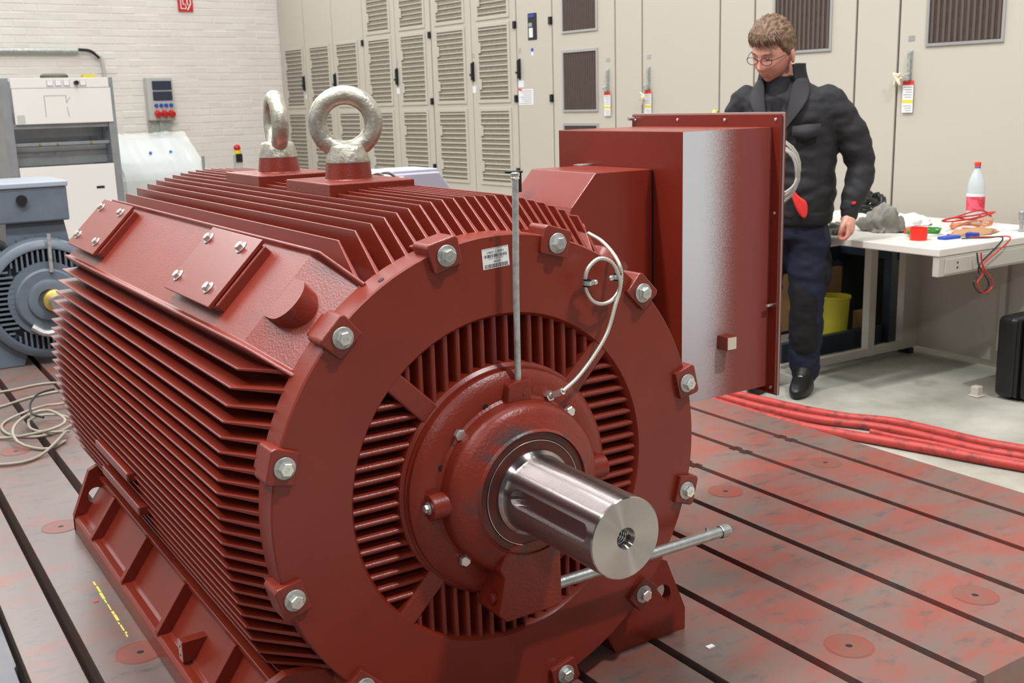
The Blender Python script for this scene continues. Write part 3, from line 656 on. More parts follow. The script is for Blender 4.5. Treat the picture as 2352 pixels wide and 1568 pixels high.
# ---------------------------------------------------------------- switchgear along the right wall
M['beige'] = mat('beige_enamel', srgb(190, 183, 169), 0.38, bump=0.02, bscale=300)
M['filter'] = mat('filter_mesh', srgb(146, 139, 124), 0.8, var=0.2, vscale=30)
M['dkmesh'] = mat('brown_perforated_mesh', srgb(66, 54, 46), 0.6, var=0.35, vscale=25)
M['alu'] = mat('aluminium_frame', srgb(190, 188, 186), 0.35, 0.6)
M['seam'] = mat('carcass_seam_grey', srgb(120, 116, 100), 0.7)  # carcass colour, darker than the doors, visible in the gaps between them
M['yellow'] = mat('yellow_print', srgb(226, 206, 60), 0.5); M['redpr'] = mat('red_print', srgb(222, 62, 44), 0.5); M['greypr'] = mat('grey_print', srgb(150, 150, 160), 0.6); M['bluepr'] = mat('blue_print', srgb(40, 70, 170), 0.5)
SLAT = MB(); SLAT.prism([(0, -0.005), (0.009, -0.003), (0.010, 0.0015), (0, 0.007)], lambda o_, z, t: Vector((t, -o_, z)), -0.205, 0.205)
SLATM = SLAT.mesh('slat'); SLATM.materials.append(M['beige'])
SROT = Matrix.Rotation(math.atan2(CDV.y, CDV.x), 4, 'Z')      # x along the wall
SROT = Matrix(((-CDV.x, CNV.x, 0, 0), (-CDV.y, CNV.y, 0, 0), (0, 0, 1, 0), (0, 0, 0, 1)))
def louvre(cab, s0, s1, z0, z1):
    m = MB(); hexa(m, K, s0-.03, s1+.03, 0.0, 0.026, z0-.03, z0); hexa(m, K, s0-.03, s1+.03, 0.0, 0.026, z1, z1+.03); hexa(m, K, s0-.03, s0, 0.0, 0.026, z0, z1); hexa(m, K, s1, s1+.03, 0.0, 0.026, z0, z1)
    for zz in (z0+.13, z1-.17): hexa(m, K, s1-.035, s1, 0.022, 0.032, zz-.045, zz+.045)
    p = m.build('louvre_panel', M['beige'], cab, bevel=0.002)
    m = MB(); hexa(m, K, s0, s1, 0.0175, 0.0195, z0, z1); m.build('filter', M['filter'], p)
    k = int((z1-z0)/0.0435)
    for i in range(k):
        o = inst('slat', SLATM, p, K((s0+s1)/2, 0.019, z0 + (i+0.5)*(z1-z0)/k), SROT)
        o.scale = ((s1-s0)/0.41, 1, 1)
def cabinet(label, s0, s1, group=None, name='switch_cabinet', zt=3.1, doors=None):
    t = thing(name, label, 'cabinet', K((s0+s1)/2, -0.3, 0), group)
    m = MB(); hexa(m, K, s0+.003, s1-.003, -0.95, -0.004, 0, zt); m.build('carcass', M['seam'], t)
    for a, b_ in (doors or [(s0, s1)]):
        m = MB(); hexa(m, K, a+.005, b_-.005, -0.003, 0.018, 0.06, zt); m.build('door', M['beige'], t, bevel=0.002)
    return t
def handle(cab, s, z, h=0.15, kind='black'):
    m = MB(); hexa(m, K, s-.014, s+.014, 0.018, 0.026, z-h/2-.01, z+h/2+.01)
    if kind == 'black':
        hexa(m, K, s-.012, s+.012, 0.026, 0.045, z-h/2, z+h/2); hexa(m, K, s-.009, s+.02, 0.040, 0.055, z-h/4, z-h/8)
        m.build('door_handle', M['black'], cab, bevel=0.004)
    else:
        hexa(m, K, s-.010, s+.010, 0.026, 0.040, z-h/2, z+h/2); hexa(m, K, s-.016, s+.014, 0.040, 0.060, z-h/2-.01, z-h/2+.03)
        m.build('door_handle', M['zinc_dull'], cab, bevel=0.003)
def hinge(cab, s, z):
    m = MB(); hexa(m, K, s-.014, s+.014, 0.012, 0.036, z-.03, z+.03); m.build('hinge', M['black'], cab, bevel=0.003)
def card(cab, s0, s1, z0, z1, bands=(), name='notice', mt='white', out=0.0185):
    m = MB(); hexa(m, K, s0, s1, out, out+.0015, z0, z1); p = m.build(name, M[mt], cab)
    for a, b_, c_ in bands:
        m = MB(); hexa(m, K, s0, s1, out+.0016, out+.0022, z0 + (z1-z0)*a, z0 + (z1-z0)*b_); m.build('printed_band', M[c_], p)
    return p
def lines(p, s0, s1, z0, z1, n, out=0.0208):
    m = MB()
    for i in range(n):
        z = z1 - (i+.5)*(z1-z0)/n; hexa(m, K, s0 + (s1-s0)*.12, s1 - (s1-s0)*(.12 + .2*((i*7) % 3)/2), out, out+.0004, z-.0018, z+.0018)
    m.build('printed_lines', M['greypr'], p)
c1 = cabinet('beige cabinet with one column of louvre panels, in the corner by the brick wall', 8.41, 9.02)
for z0, z1 in ((.75, 1.36), (1.46, 2.07)): louvre(c1, 8.50, 8.90, z0, z1)
handle(c1, 8.47, 1.70); card(c1, 8.44, 8.50, 1.53, 1.58)
c2 = cabinet('beige double-door cabinet whose louvres end below a plain upper panel, second from the brick wall', 7.11, 8.41, doors=[(7.11, 7.76), (7.76, 8.41)])
for s0 in (7.87, 7.26):
    for z0, z1 in ((.75, 1.36), (1.46, 2.07)): louvre(c2, s0, s0+.415, z0, z1)
handle(c2, 7.74, 1.70)
for z in (2.06, 1.46, .85): hinge(c2, 7.12, z)
c3 = cabinet('beige double-door cabinet fully louvred to the top, directly behind the front lifting eye', 5.86, 7.11, doors=[(5.86, 6.485), (6.485, 7.11)])
for s0 in (6.60, 5.98):
    for z0, z1 in ((.75, 1.36), (1.46, 2.07), (2.16, 2.77)): louvre(c3, s0, s0+.40, z0, z1)
handle(c3, 6.475, 1.705); card(c3, 6.45, 6.50, 1.54, 1.60); card(c3, 6.46, 6.49, 1.82, 1.86, mt='alu')
for z in (2.06, 1.46, .85): hinge(c3, 5.875, z)
c4 = cabinet('beige double-door cabinet fully louvred to the top, left of the door with the dark display', 4.56, 5.86, doors=[(4.56, 5.21), (5.21, 5.85)])
for s0 in (5.335, 4.68):
    for z0, z1 in ((.75, 1.36), (1.46, 2.07), (2.16, 2.77)): louvre(c4, s0, s0+.415, z0, z1)
handle(c4, 5.19, 1.705); card(c4, 5.16, 5.21, 1.52, 1.58); card(c4, 5.17, 5.20, 1.82, 1.86, mt='alu')
for z in (2.06, 1.46, .85): hinge(c4, 4.575, z)
c5 = cabinet('narrow plain beige cabinet with a dark display panel and a white paper notice', 4.09, 4.555)
handle(c5, 4.520, 1.70); p = card(c5, 4.28, 4.395, 1.925, 2.135, mt='black', name='display_panel', out=0.02)
card(c5, 4.33, 4.38, 1.945, 2.02, name='button_field', out=0.022); card(c5, 4.31, 4.39, 2.105, 2.125, name='display_strip', mt='bluepr', out=0.022); card(c5, 4.34, 4.385, 2.03, 2.06, name='small_screen', mt='greypr', out=0.022)
card(c5, 4.33, 4.36, 1.80, 1.86, ((0.55, 1, 'bluepr'),)); p = card(c5, 4.345, 4.545, 1.405, 1.535, ()); lines(p, 4.345, 4.545, 1.41, 1.53, 7); card(c5, 4.50, 4.545, 1.527, 1.540, name='orange_tab', mt='redpr', out=.021); card(c5, 4.47, 4.545, 1.55, 1.605); card(c5, 4.505, 4.53, 1.83, 1.87, mt='alu')
for z in (2.06, 1.455): hinge(c5, 4.103, z)
def vent(cab, s0, s1, z0, z1, corr=0):
    m = MB(); f = .016
    hexa(m, K, s0-f, s1+f, 0.018, 0.028, z0-f, z0); hexa(m, K, s0-f, s1+f, 0.018, 0.028, z1, z1+f*1.3); hexa(m, K, s0-f, s0, 0.018, 0.028, z0, z1); hexa(m, K, s1, s1+f, 0.018, 0.028, z0, z1)
    p = m.build('vent_frame', M['alu'], cab, bevel=0.002)
    m = MB(); hexa(m, K, s0, s1, 0.0185, 0.0195, z0, z1); m.build('vent_mesh', M['dkmesh'], p)
    if corr:
        m = MB(); n = int((s1-s0)/corr)
        for i in range(n):
            s = s0 + (i+.5)*(s1-s0)/n; hexa(m, K, s-corr*.22, s+corr*.22, 0.0195, 0.0225, z0+.004, z1-.004)
        o = m.build('mesh_rib', mat('rib_brown', srgb(92, 78, 68), .6), p)
c6 = cabinet('beige cabinet with stacked brown mesh vents, next to the display cabinet', 3.35, 4.085)
vent(c6, 3.555, 3.945, 1.36, 1.80, .02); vent(c6, 3.555, 3.945, 1.965, 2.6, .02); vent(c6, 3.555, 3.945, .70, 1.235, .02)
def lever(cab, s, tagd=True):
    handle(cab, s, 1.575, 0.15, 'lever'); card(cab, s-.02, s+.02, 1.71, 1.74, mt='alu', name='lock_plate')
    if tagd:
        p = card(cab, s-.035, s+.035, 1.31, 1.49, ((.86, 1, 'redpr'), (.30, .40, 'yellow')), name='warning_tag', out=0.03); lines(p, s-.035, s+.035, 1.39, 1.46, 5, out=.032); lines(p, s-.035, s+.035, 1.315, 1.355, 3, out=.032)
        m = MB(); m.tube([K(s, .055, 1.51), K(s+.03, .05, 1.52), K(s+.02, .045, 1.495), K(s-.01, .04, 1.485)], .003, 6, step=.01); m.build('tag_wire', M['alu'], cab)
lever(c6, 3.425)
cabinet('blank narrow beige panel right of the stacked vent cabinet', 3.06, 3.345, name='filler_panel')
c8 = cabinet('plain beige cabinet with grey lever lock and tag, above the red terminal box', 2.31, 3.055); lever(c8, 2.985)
def rope(cab, s, z):
    rr = random.Random(int(s*100)); pts = [K(s + rr.uniform(-.02, .05), .045 + rr.uniform(0, .03), z + rr.uniform(-.05, .04)) for _ in range(10)]
    m = MB(); m.tube(pts, .007, 8, step=.012); m.build('knotted_cord', mat('cream_cord', srgb(222, 208, 184), .8), cab, smooth=60)
rope(c8, 3.0, 1.44)
cabinet('blank narrow beige panel left of the man', 2.01, 2.305, name='filler_panel')
c10 = cabinet('beige cabinet with a tall ribbed brown vent behind the man', 1.23, 2.005); vent(c10, 1.415, 1.835, 1.70, 2.6, .034); lever(c10, 1.94)
cabinet('blank narrow beige panel right of the man, behind the desk', .94, 1.225, name='filler_panel')
c12 = cabinet('beige cabinet with a ribbed brown vent and knotted cord on its lever, above the bottle', -0.05, .935); vent(c12, .315, .745, 1.69, 2.6, .034); lever(c12, .853); rope(c12, .885, 1.50)
cabinet('plain beige cabinet at the right end of the row', -1.2, -0.055)
# ---------------------------------------------------------------- on the brick wall
M['lgrey'] = mat('light_grey_plastic', srgb(186, 184, 178), 0.45); M['dglass'] = mat('smoked_cover', srgb(52, 58, 74), 0.15); M['bluepl'] = mat('blue_socket', srgb(36, 76, 180), 0.4); M['redpl'] = mat('red_socket', srgb(196, 34, 32), 0.4)
t = thing('socket_box', 'grey wall socket box with four blue and three red sockets on the brick wall', 'socket box', BW(-1.50, 0.07, 1.2))
m = MB(); hexa(m, BW, -1.645, -1.365, 0.012, 0.13, 1.345, 1.80); m.build('housing', M['lgrey'], t, bevel=0.012)
for z in (1.665, 1.555):
    m = MB(); hexa(m, BW, -1.595, -1.385, 0.128, 0.142, z, z+.095); m.build('fuse_window', M['dglass'], t, bevel=0.006)
for i in range(4):
    m = MB(); c_ = BW(-1.572+.054*i, .128, 1.505); m.cyl(c_, c_ - CDV*.03, .019, 20); m.build('blue_socket', M['bluepl'], t, bevel=.003)
for i in range(3):
    m = MB(); c_ = BW(-1.565+.076*i, .128, 1.425); m.cyl(c_, c_ - CDV*.06 - Vector((0, 0, .02)), .033, 24); s_ = m.build('red_socket', M['redpl'], t, bevel=.004)
m = MB(); hexa(m, BW, -1.64, -1.40, 0.012, 0.05, 1.20, 1.345); hexa(m, BW, -1.53, -1.50, .03, .07, 1.1, 1.345); m.build('mounting_rail', M['zinc_dull'], t)
sg = thing('fire_sign', 'red fire equipment sign with white pictogram, top edge of the photo', 'sign', BW(-1.10, .018, 2.57))
m = MB(); hexa(m, BW, -1.185, -1.02, 0.016, 0.022, 2.491, 2.686); m.build('sign_plate', mat('sign_red', srgb(200, 36, 32), .45), sg)
m = MB()
for (a, c) in (((-1.155, 2.53), (-1.155, 2.385)), ((-1.155, 2.385), (-1.10, 2.385)), ((-1.10, 2.385), (-1.10, 2.42)), ((-1.13, 2.43), (-1.10, 2.43)), ((-1.13, 2.43), (-1.13, 2.53))):
    m.tube([BW(a[0], .0222, a[1]+.136), BW(c[0], .0222, c[1]+.136)], .005, 6)
m.tube([BW(-1.085, .0222, 2.506), BW(-1.06, .0222, 2.546), BW(-1.045, .0222, 2.586), BW(-1.06, .0222, 2.666)], .007, 6, step=.01)
m.tube([BW(-1.075, .0222, 2.556), BW(-1.085, .0222, 2.596), BW(-1.07, .0222, 2.636)], .007, 6, step=.01); m.build('pictogram', M['white'], sg)
tr = thing('wall_conduit', 'grey conduit along the brick wall that bends down beside the white switchgear', 'pipe', BW(-2.6, .05, 2.07))
m = MB(); m.tube([BW(-3.6, .05, 2.07), BW(-2.30, .05, 2.07)], .030, 12); m.build('conduit', M['zinc_dull'], tr, smooth=50)
m = MB(); m.tube([BW(-2.34, .05, 2.075), BW(-2.22, .05, 2.075), BW(-2.10, .05, 2.02), BW(-2.06, .05, 1.93), BW(-2.05, .05, 1.2)], .017, 10, step=.04); m.build('cable_sleeve', M['lgrey'], tr, smooth=50)
m = MB(); m.tube([BW(-2.30, .08, 2.085), BW(-2.18, .08, 2.07), BW(-2.10, .08, 2.00)], .014, 8, step=.03); m.build('black_cable', M['black'], tr, smooth=50)
# ---------------------------------------------------------------- white switchgear frame (left background)
def G(s0):
    B = P0 + CDV*s0
    def fn(u, out, z): p = B + CNV*u - CDV*out; return Vector((p.x, p.y, FLOOR + z))
    return fn
g = G(6.6); M['gwhite'] = mat('white_enamel', srgb(222, 219, 212), 0.4); M['gsteel'] = mat('galvanised_sheet', srgb(150, 153, 155), 0.42, 0.4, var=0.15, vscale=8)
t = thing('switchgear_frame', 'open grey switchgear frame with white front panels and small meters, left background', 'switchgear', g(-3.17, -.3, 0))
for u0, u1 in ((-3.62, -3.555), (-2.80, -2.735)):
    m = MB(); hexa(m, g, u0, u1, -.6, 0.0, 0, 1.735); m.build('upright', M['gsteel'], t, bevel=.004)
m = MB(); hexa(m, g, -3.6, -2.75, -.62, -.58, 0, 1.72); m.build('back_sheet', M['gsteel'], t)
m = MB(); hexa(m, g, -3.545, -2.775, 0, .015, 1.652, 1.73); mp_ = m.build('meter_panel', M['gwhite'], t, bevel=.002)
m = MB(); hexa(m, g, -3.54, -2.765, 0, .015, 1.368, 1.648); wp = m.build('front_panel', M['gwhite'], t, bevel=.002)
for u in (-3.245, -3.18, -3.115, -2.985):
    m = MB(); hexa(m, g, u-.026, u+.026, .015, .022, 1.665, 1.715); q = m.build('meter', M['lgrey'], mp_, bevel=.002)
    m = MB(); hexa(m, g, u-.020, u+.020, .022, .0235, 1.67, 1.71); m.build('meter_dial', M['white'], q)
m = MB(); m.cyl(g(-3.04, .015, 1.69), g(-3.04, .05, 1.69), .018, 16); m.build('selector_knob', M['black'], mp_)
m = MB()
for a, c in (((-3.30, 1.42), (-3.30, 1.59)), ((-3.30, 1.59), (-3.13, 1.59)), ((-3.13, 1.59), (-3.13, 1.53)), ((-3.13, 1.50), (-3.12, 1.42)), ((-3.13, 1.53), (-3.10, 1.575))): m.tube([g(a[0], .0155, a[1]), g(c[0], .0155, c[1])], .0025, 4)
m.build('line_diagram', M['greypr'], wp)
m = MB(); hexa(m, g, -3.525, -3.465, .015, .0165, 1.375, 1.44); m.build('rating_label', M['lgrey'], wp)
m = MB(); hexa(m, g, -3.56, -2.80, -.25, -.2, 1.25, 1.36); hexa(m, g, -3.56, -2.8, -.08, -.04, 1.19, 1.215); hexa(m, g, -3.56, -2.8, -.10, -.02, 1.33, 1.366); m.build('busbar_tray', M['gsteel'], t, bevel=.002)
m = MB(); hexa(m, g, -3.56, -2.80, -.20, -.16, 1.03, 1.18); m.build('inner_sheet', M['gsteel'], t)
for u in (-3.36, -3.22, -2.95):
    m = MB(); m.cyl(g(u, -.03, 1.205), g(u, 0.0, 1.205), .010, 10); m.build('brass_stud', mat('brass', srgb(190, 165, 90), .4, .7), t)
m = MB(); hexa(m, g, -3.555, -2.80, .0, .02, .25, 1.025); lp = m.build('lower_door', M['gwhite'], t, bevel=.003)
m = MB(); hexa(m, g, -2.965, -2.90, .02, .023, .822, .842); m.build('slot_handle', M['black'], lp)
m = MB(); m.lathe([(0.11, 0), (0.11, 0.03), (0.09, 0.045), (0, .045)], g(-3.12, -.3, 1.73), (0, 0, 1), 24, caps=False); m.build('cable_drum', mat('drum', srgb(110, 104, 92), .6), t)
m = MB(); hexa(m, g, -2.90, -2.80, -.3, -.25, 1.73, 1.765); m.build('yellow_tag', M['yellow'], t)
# ---------------------------------------------------------------- plastic-wrapped console
g = G(7.6)
t = thing('control_console', 'grey control console wrapped in crumpled clear plastic sheet by the brick wall', 'console', g(-2.0, -.3, 0))
m = MB(); m.prism([(-.75, .06), (0.0, .06), (0.0, .80), (-.05, .86), (-.50, 1.17), (-.75, 1.17)], lambda o_, z, u: g(u, o_, z), -2.42, -1.62); m.build('console_body', mat('console_grey', srgb(196, 198, 192), .5), t, bevel=.004)
m = MB(); hexa(m, g, -2.44, -2.42, -.75, .0, .06, 1.15); m.build('side_sheet', M['gsteel'], t)
m = MB(); nx, ny = 22, 16; rr = random.Random(9); vs = []
prof = [(0.06, .50), (0.05, .66), (0.045, .80), (.02, .87), (-.12, .97), (-.28, 1.08), (-.42, 1.17), (-.5, 1.215), (-.6, 1.225), (-.75, 1.215)]
for i, (o_, z) in enumerate(prof):
    for j in range(nx+1):
        u = -2.40 + (1.60-0.78+.02)*j/nx*1.0; u = -2.405 + 0.81*j/nx; vs.append(g(u, o_ + rr.uniform(-.012, .014), z + rr.uniform(0, .022)))
fs = [(i*(nx+1)+j, i*(nx+1)+j+1, (i+1)*(nx+1)+j+1, (i+1)*(nx+1)+j) for i in range(len(prof)-1) for j in range(nx)]
m.add(vs, fs)
pm = mat('clear_plastic_sheet', srgb(236, 240, 238), 0.22, trans=0.0, alpha=0.45, bump=0.5, bscale=16)
o = m.build('plastic_sheet', pm, t, smooth=70)
m = MB(); m.cyl(g(-1.63, .03, .70), g(-1.63, .03, 1.0), .016, 16); m.build('chrome_post', M['zinc'], t, smooth=40)
m = MB()
for i, u in enumerate((-2.06, -1.86)): m.cyl(g(u, -.22, 1.03), g(u, -.20, 1.055), .014, 12)
m.build('push_button', M['bluepl'], t)
g = G(8.0)
t = thing('emergency_stop_post', 'slim post carrying a red and yellow emergency stop button, beside the wrapped console', 'emergency stop', g(-1.07, 0, 0))
m = MB(); hexa(m, g, -1.11, -1.03, -.06, 0, 0, .98); m.build('post', M['lgrey'], t, bevel=.004)
m = MB(); hexa(m, g, -1.105, -1.035, 0, .012, .90, .985); m.build('switch_plate', M['black'], t)
m = MB(); m.lathe([(.036, 0), (.036, .04), (0, .045)], g(-1.07, -.03, .98), (0, 0, 1), 20, caps=False); m.build('yellow_collar', M['yellow'], t)
m = MB(); m.lathe([(.022, 0), (.034, .012), (.036, .03), (.025, .055), (0, .062)], g(-1.07, -.03, 1.02), (0, 0, 1), 20, caps=False); m.build('red_mushroom', M['redpl'], t, smooth=60)
# ---------------------------------------------------------------- grey motor behind on the plate
GR = mat('grey_blue_motor_paint', srgb(98, 108, 118), 0.38, bump=0.12, bscale=120, var=0.15, vscale=7)
gy = 4.3; gx, gz = -0.165, 0.352
t = thing('grey_motor', 'smaller blue-grey electric motor with terminal box, behind the left fins of the red motor', 'motor', (gx, gy+.5, 0))
c_ = Vector((gx, gy, gz))
m = MB(); m.lathe([(.272, .07), (.270, 0.0), (.285, .0), (.315, .02), (.322, .05), (.322, .10), (.28, .12), (.28, .85), (.2, .92), (0, .92)], c_, (0, 1, 0), 64, caps=False)
m.lathe([(.30, .07), (0, .075)], c_, (0, 1, 0), 48, caps=False); bd = m.build('housing', GR, t, smooth=35)
m = MB(); m.lathe([(.165, .04), (.165, -.01), (.155, -.02), (.11, -.02), (.105, -.035), (.09, -.04), (.06, -.04), (.055, -.02), (0, -.02)], c_, (0, 1, 0), 48, caps=False); m.build('bearing_cover', GR, t, smooth=35)
m = MB(); m.lathe([(.20, .07), (.20, .005), (.165, .005)], c_, (0, 1, 0), 48, caps=False); m.build('shield_ring', GR, t, smooth=35)
for k in range(-6, 7):
    v = k*.027
    for s_ in (-1, 1):
        for kind in 'hv':
            a = max(.16, abs(v)+.02) if abs(v) < .16 else abs(v) + .02; a = max(a, math.sqrt(max(0, .165**2 - v*v))); b_ = math.sqrt(.268**2 - v*v)
            if b_ - a < .03: continue
            m = MB()
            if kind == 'h': m.box(*sorted((gx+s_*a, gx+s_*b_)), gy+.004, gy+.07, gz+v-.005, gz+v+.005)
            else: m.box(gx+v-.005, gx+v+.005, gy+.004, gy+.07, *sorted((gz+s_*a, gz+s_*b_)))
            m.build('shield_rib', GR, t)
for k in range(40):
    a = 2*math.pi*k/40
    if 60 < math.degrees(a) < 120: continue
    m = MB(); Mx = Matrix.Translation(c_) @ Matrix.Rotation(a, 4, 'Y'); m.box(.275, .335, .13, .82, -.004, .004, Mx); m.build('cooling_fin', GR, t)
m = MB(); m.box(-.56, .005, gy+.1, gy+.62, .755, .935); tbx = m.build('terminal_box', GR, t, bevel=.008)
m = MB(); m.box(-.565, .012, gy+.09, gy+.63, .935, .965); m.build('box_lid', mat('grey_lid', srgb(150, 158, 170), .3), tbx, bevel=.006)
m = MB(); m.cyl((-.225, gy+.1, .875), (-.225, gy+.08, .875), .027, 20); m.build('gland_plug', M['black'], tbx)
m = MB(); m.prism([(-.31, .757), (-.02, .757), (.005, .58), (-.32, .58)], lambda x, z, y: Vector((x, y, z)), gy+.14, gy+.55); m.build('box_neck', GR, t, bevel=.005)
m = MB(); m.cyl((-.141, gy-.03, .50), (-.133, gy-.03, .70), .010, 12); m.build('grease_pipe', M['zinc_dull'], t)
m = MB(); m.lathe([(.052, 0), (.058, -.012), (.058, -.045), (.045, -.055), (0, -.055)], c_ + Vector((.02, -.03, .0)), (0, 1, 0), 32, caps=False); m.build('coupling_half', mat('gold_passivated', srgb(206, 172, 92), .35, .6), t, smooth=40)
m = MB(); m.cyl(c_ + Vector((0.02, -.05, 0)), c_ + Vector((.02, -.16, 0)), .038, 24); m.build('shaft_end', M['zinc'], t, smooth=40)
m = MB(); m.tube([c_ + Vector((-.10, -.03, -.13)), c_ + Vector((-.03, -.05, -.17)), c_ + Vector((.08, -.05, -.14))], .022, 8, step=.02); m.build('foil_wrap', M['zinc'], t)
for s_ in (-1, 1):
    m = MB(); m.prism([(s_*.34, 0), (s_*.15, 0), (s_*.10, .14), (s_*.22, .20), (s_*.34, .05)], lambda x, z, y: Vector((gx+x, y, max(z, .0015))), gy+.06, gy+.80); m.build('motor_foot', GR, t, bevel=.004)
m = MB(); m.tube([c_ + Vector((-.30, .1, .20)), c_ + Vector((-.36, .1, .30))], .03, 10); m.build('lifting_lug', M['zinc'], t)
# ---------------------------------------------------------------- cables on the plate, left
def floor_tube(name, px, r, mt, label, cat, z=0.0, group=None, step=.03, n=8, order=None):
    pts = []
    for i, q in enumerate(px):
        h = (q[2] if len(q) > 2 else 0); pts.append(at(q[0], q[1], 2, z + r + h + .0015))
    m = MB(); m.tube(pts, r, n, step=step); o = m.build(name, mt, smooth=60); tag(o, label, cat, group); return o
CB = mat('beige_cable_jacket', srgb(150, 141, 126), .5)
floor_tube('cable', [(-30, 905), (30, 895), (80, 884), (120, 879), (165, 880)], .006, CB, 'pale cable running behind the loops towards the grey motor', 'cable')
floor_tube('cable', [(-40, 942), (0, 934), (60, 915), (100, 905), (140, 898), (170, 900, .02), (150, 925, .02), (110, 930, .02), (60, 945, .013), (12, 968), (5, 985), (30, 1000), (90, 1002), (150, 985), (170, 965, .012), (130, 952, .02), (85, 955, .025), (66, 965, .02), (72, 985, .013), (110, 992, .013), (160, 990, .013)], .006, CB, 'beige cable in untidy loops on the red plate, left edge', 'cable')
floor_tube('cable', [(-40, 1012), (0, 1006), (40, 1003, .01), (120, 985, .05), (150, 965, .055), (110, 942, .055), (60, 955, .05), (30, 985, .045), (40, 1014, .02), (75, 1028), (115, 1030), (150, 1012)], .0065, CB, 'thicker beige cable crossing the untidy loops and ending in open wires', 'cable')
floor_tube('cable', [(-40, 1070), (0, 1067), (50, 1062), (90, 1048), (120, 1024, .015), (152, 990, .02)], .0065, CB, 'beige cable end curving nearest to the camera at the left edge', 'cable')
floor_tube('cable', [(125, 893, .09), (90, 903, .09), (70, 926, .09), (74, 950, .09), (100, 958, .09)], .005, M['black'], 'short black cable among the beige loops', 'cable')
# ---------------------------------------------------------------- red hoses on the right
HS = mat('red_rubber_hose', srgb(176, 60, 54), .5, col2=srgb(96, 40, 36), vscale=24, thr=(.5, .75), bump=.2, bscale=80)
hg = 'red hoses along the edge of the plate'
floor_tube('hose', [(1600, 880), (1690, 905), (1770, 923), (1850, 941), (1950, 958), (2050, 968), (2150, 990), (2250, 1014), (2352, 1032), (2440, 1046)], .020, HS, 'red hose farthest from the plate edge', 'hose', z=FLOOR, group=hg, n=12)
floor_tube('hose', [(1600, 893), (1660, 912), (1740, 934), (1820, 952), (1900, 966), (1985, 976), (2060, 988), (2140, 1006), (2240, 1030), (2352, 1050), (2440, 1064)], .019, HS, 'red hose lying between the two outer red hoses', 'hose', z=FLOOR, group=hg, n=12)
floor_tube('hose', [(1580, 898), (1640, 922), (1740, 952), (1850, 980), (1950, 998), (2050, 1016), (2150, 1034), (2250, 1053), (2352, 1071), (2440, 1086)], .021, HS, 'red hose nearest to the plate edge', 'hose', z=FLOOR, group=hg, n=12)
floor_tube('hose', [(2000, 990), (2050, 1002), (2090, 1009), (2150, 1020), (2250, 1043), (2352, 1061), (2440, 1076)], .012, HS, 'thinner red hose emerging between the nearer red hoses', 'hose', z=FLOOR, group=hg, n=12)
# ================================================================ THE DESK
FZ = FLOOR; TT = FLOOR + 0.75
M['dtop'] = mat('pale_laminate', srgb(220, 216, 206), .4); M['dgrey'] = mat('grey_enamel', srgb(192, 187, 175), .45); M['dlight'] = mat('light_grey_enamel', srgb(190, 187, 176), .42)
dk = thing('work_desk', 'grey steel desk with pale top and drawer front, cluttered with tools, right of the man', 'desk', (3.5, 1.8, FZ))
m = MB(); m.box(2.985, 4.02, 1.165, 2.60, TT-.034, TT); m.build('desk_top', M['dtop'], dk, bevel=.004)
m = MB(); m.box(2.99, 4.02, 1.168, 1.20, TT-.125, TT-.036); ap = m.build('end_apron', M['dlight'], dk, bevel=.003)
m = MB(); m.box(3.03, 4.0, 1.162, 1.169, TT-.115, TT-.048); m.build('apron_panel', M['dlight'], ap, bevel=.002)
m = MB()
for z in (TT-.07, TT-.092): m.cyl((3.115, 1.163, z), (3.115, 1.160, z), .005, 12)
m.build('lock', M['black'], ap)
fr = MB(); fr.box(3.02, 3.96, 1.985, 2.02, FZ+.03, FZ+.075); fr.build('side_frame', M['dgrey'], dk, bevel=.003)
fr = MB(); fr.box(3.02, 3.96, 1.985, 2.02, TT-.09, TT-.036); fr.build('side_frame', M['dgrey'], dk, bevel=.003)
for x0, x1 in ((3.02, 3.07), (3.545, 3.60), (3.83, 3.96)):
    m = MB(); m.box(x0, x1, 1.98, 2.025, FZ+.03, TT-.036); m.build('leg', M['dgrey'], dk, bevel=.003)
m = MB(); m.box(3.05, 3.075, 1.97, 2.04, FZ+.0, FZ+.03); m.box(3.88, 3.92, 1.97, 2.04, FZ+.0, FZ+.03); m.build('foot_pad', M['black'], dk)
m = MB(); m.box(3.955, 3.975, 1.17, 1.985, FZ+.035, TT-.036); mp2 = m.build('modesty_panel', M['dgrey'], dk, bevel=.002)
m = MB(); m.box(3.93, 3.956, 1.44, 1.475, FZ+.10, TT-.13); m.build('panel_bracket', M['dlight'], mp2)
m = MB(); m.box(3.93, 4.0, 1.17, 1.25, FZ, TT-.036); m.build('leg', M['dgrey'], dk, bevel=.003)
# rack behind the desk frame with things in it
NB = mat('navy_blue_steel', srgb(44, 54, 66), .4)
rk = thing('steel_rack', 'dark blue-grey steel rack seen through the frame of the grey desk', 'rack', (3.6, 2.5, FZ))
m = MB(); m.box(3.08, 4.05, 2.16, 2.20, FZ+.03, FZ+.135); m.build('lower_rail', NB, rk, bevel=.003)
m = MB(); m.box(4.02, 4.05, 2.12, 2.75, FZ+.03, FZ+.62); m.build('back_sheet', M['black'], rk)
a = at(1890, 600, 1, 2.62); c_ = at(2073, 622, 1, 2.16)
m = MB(); m.box(3.1, 4.05, 2.55, 2.60, FZ+.46, FZ+.55); m.box(3.96, 4.02, 2.12, 2.6, FZ+.50, FZ+.60); m.build('upper_rail', NB, rk, bevel=.003)
m = MB(); m.box(3.90, 4.0, 2.13, 2.18, FZ+.03, FZ+.58); m.build('upright', NB, rk, bevel=.004)
m = MB(); m.box(3.05, 4.02, 2.76, 2.79, FZ+.0, FZ+.60); m.build('rear_sheet', M['black'], rk)
WD = mat('pale_wood', srgb(206, 168, 120), .6, var=.15, vscale=12)
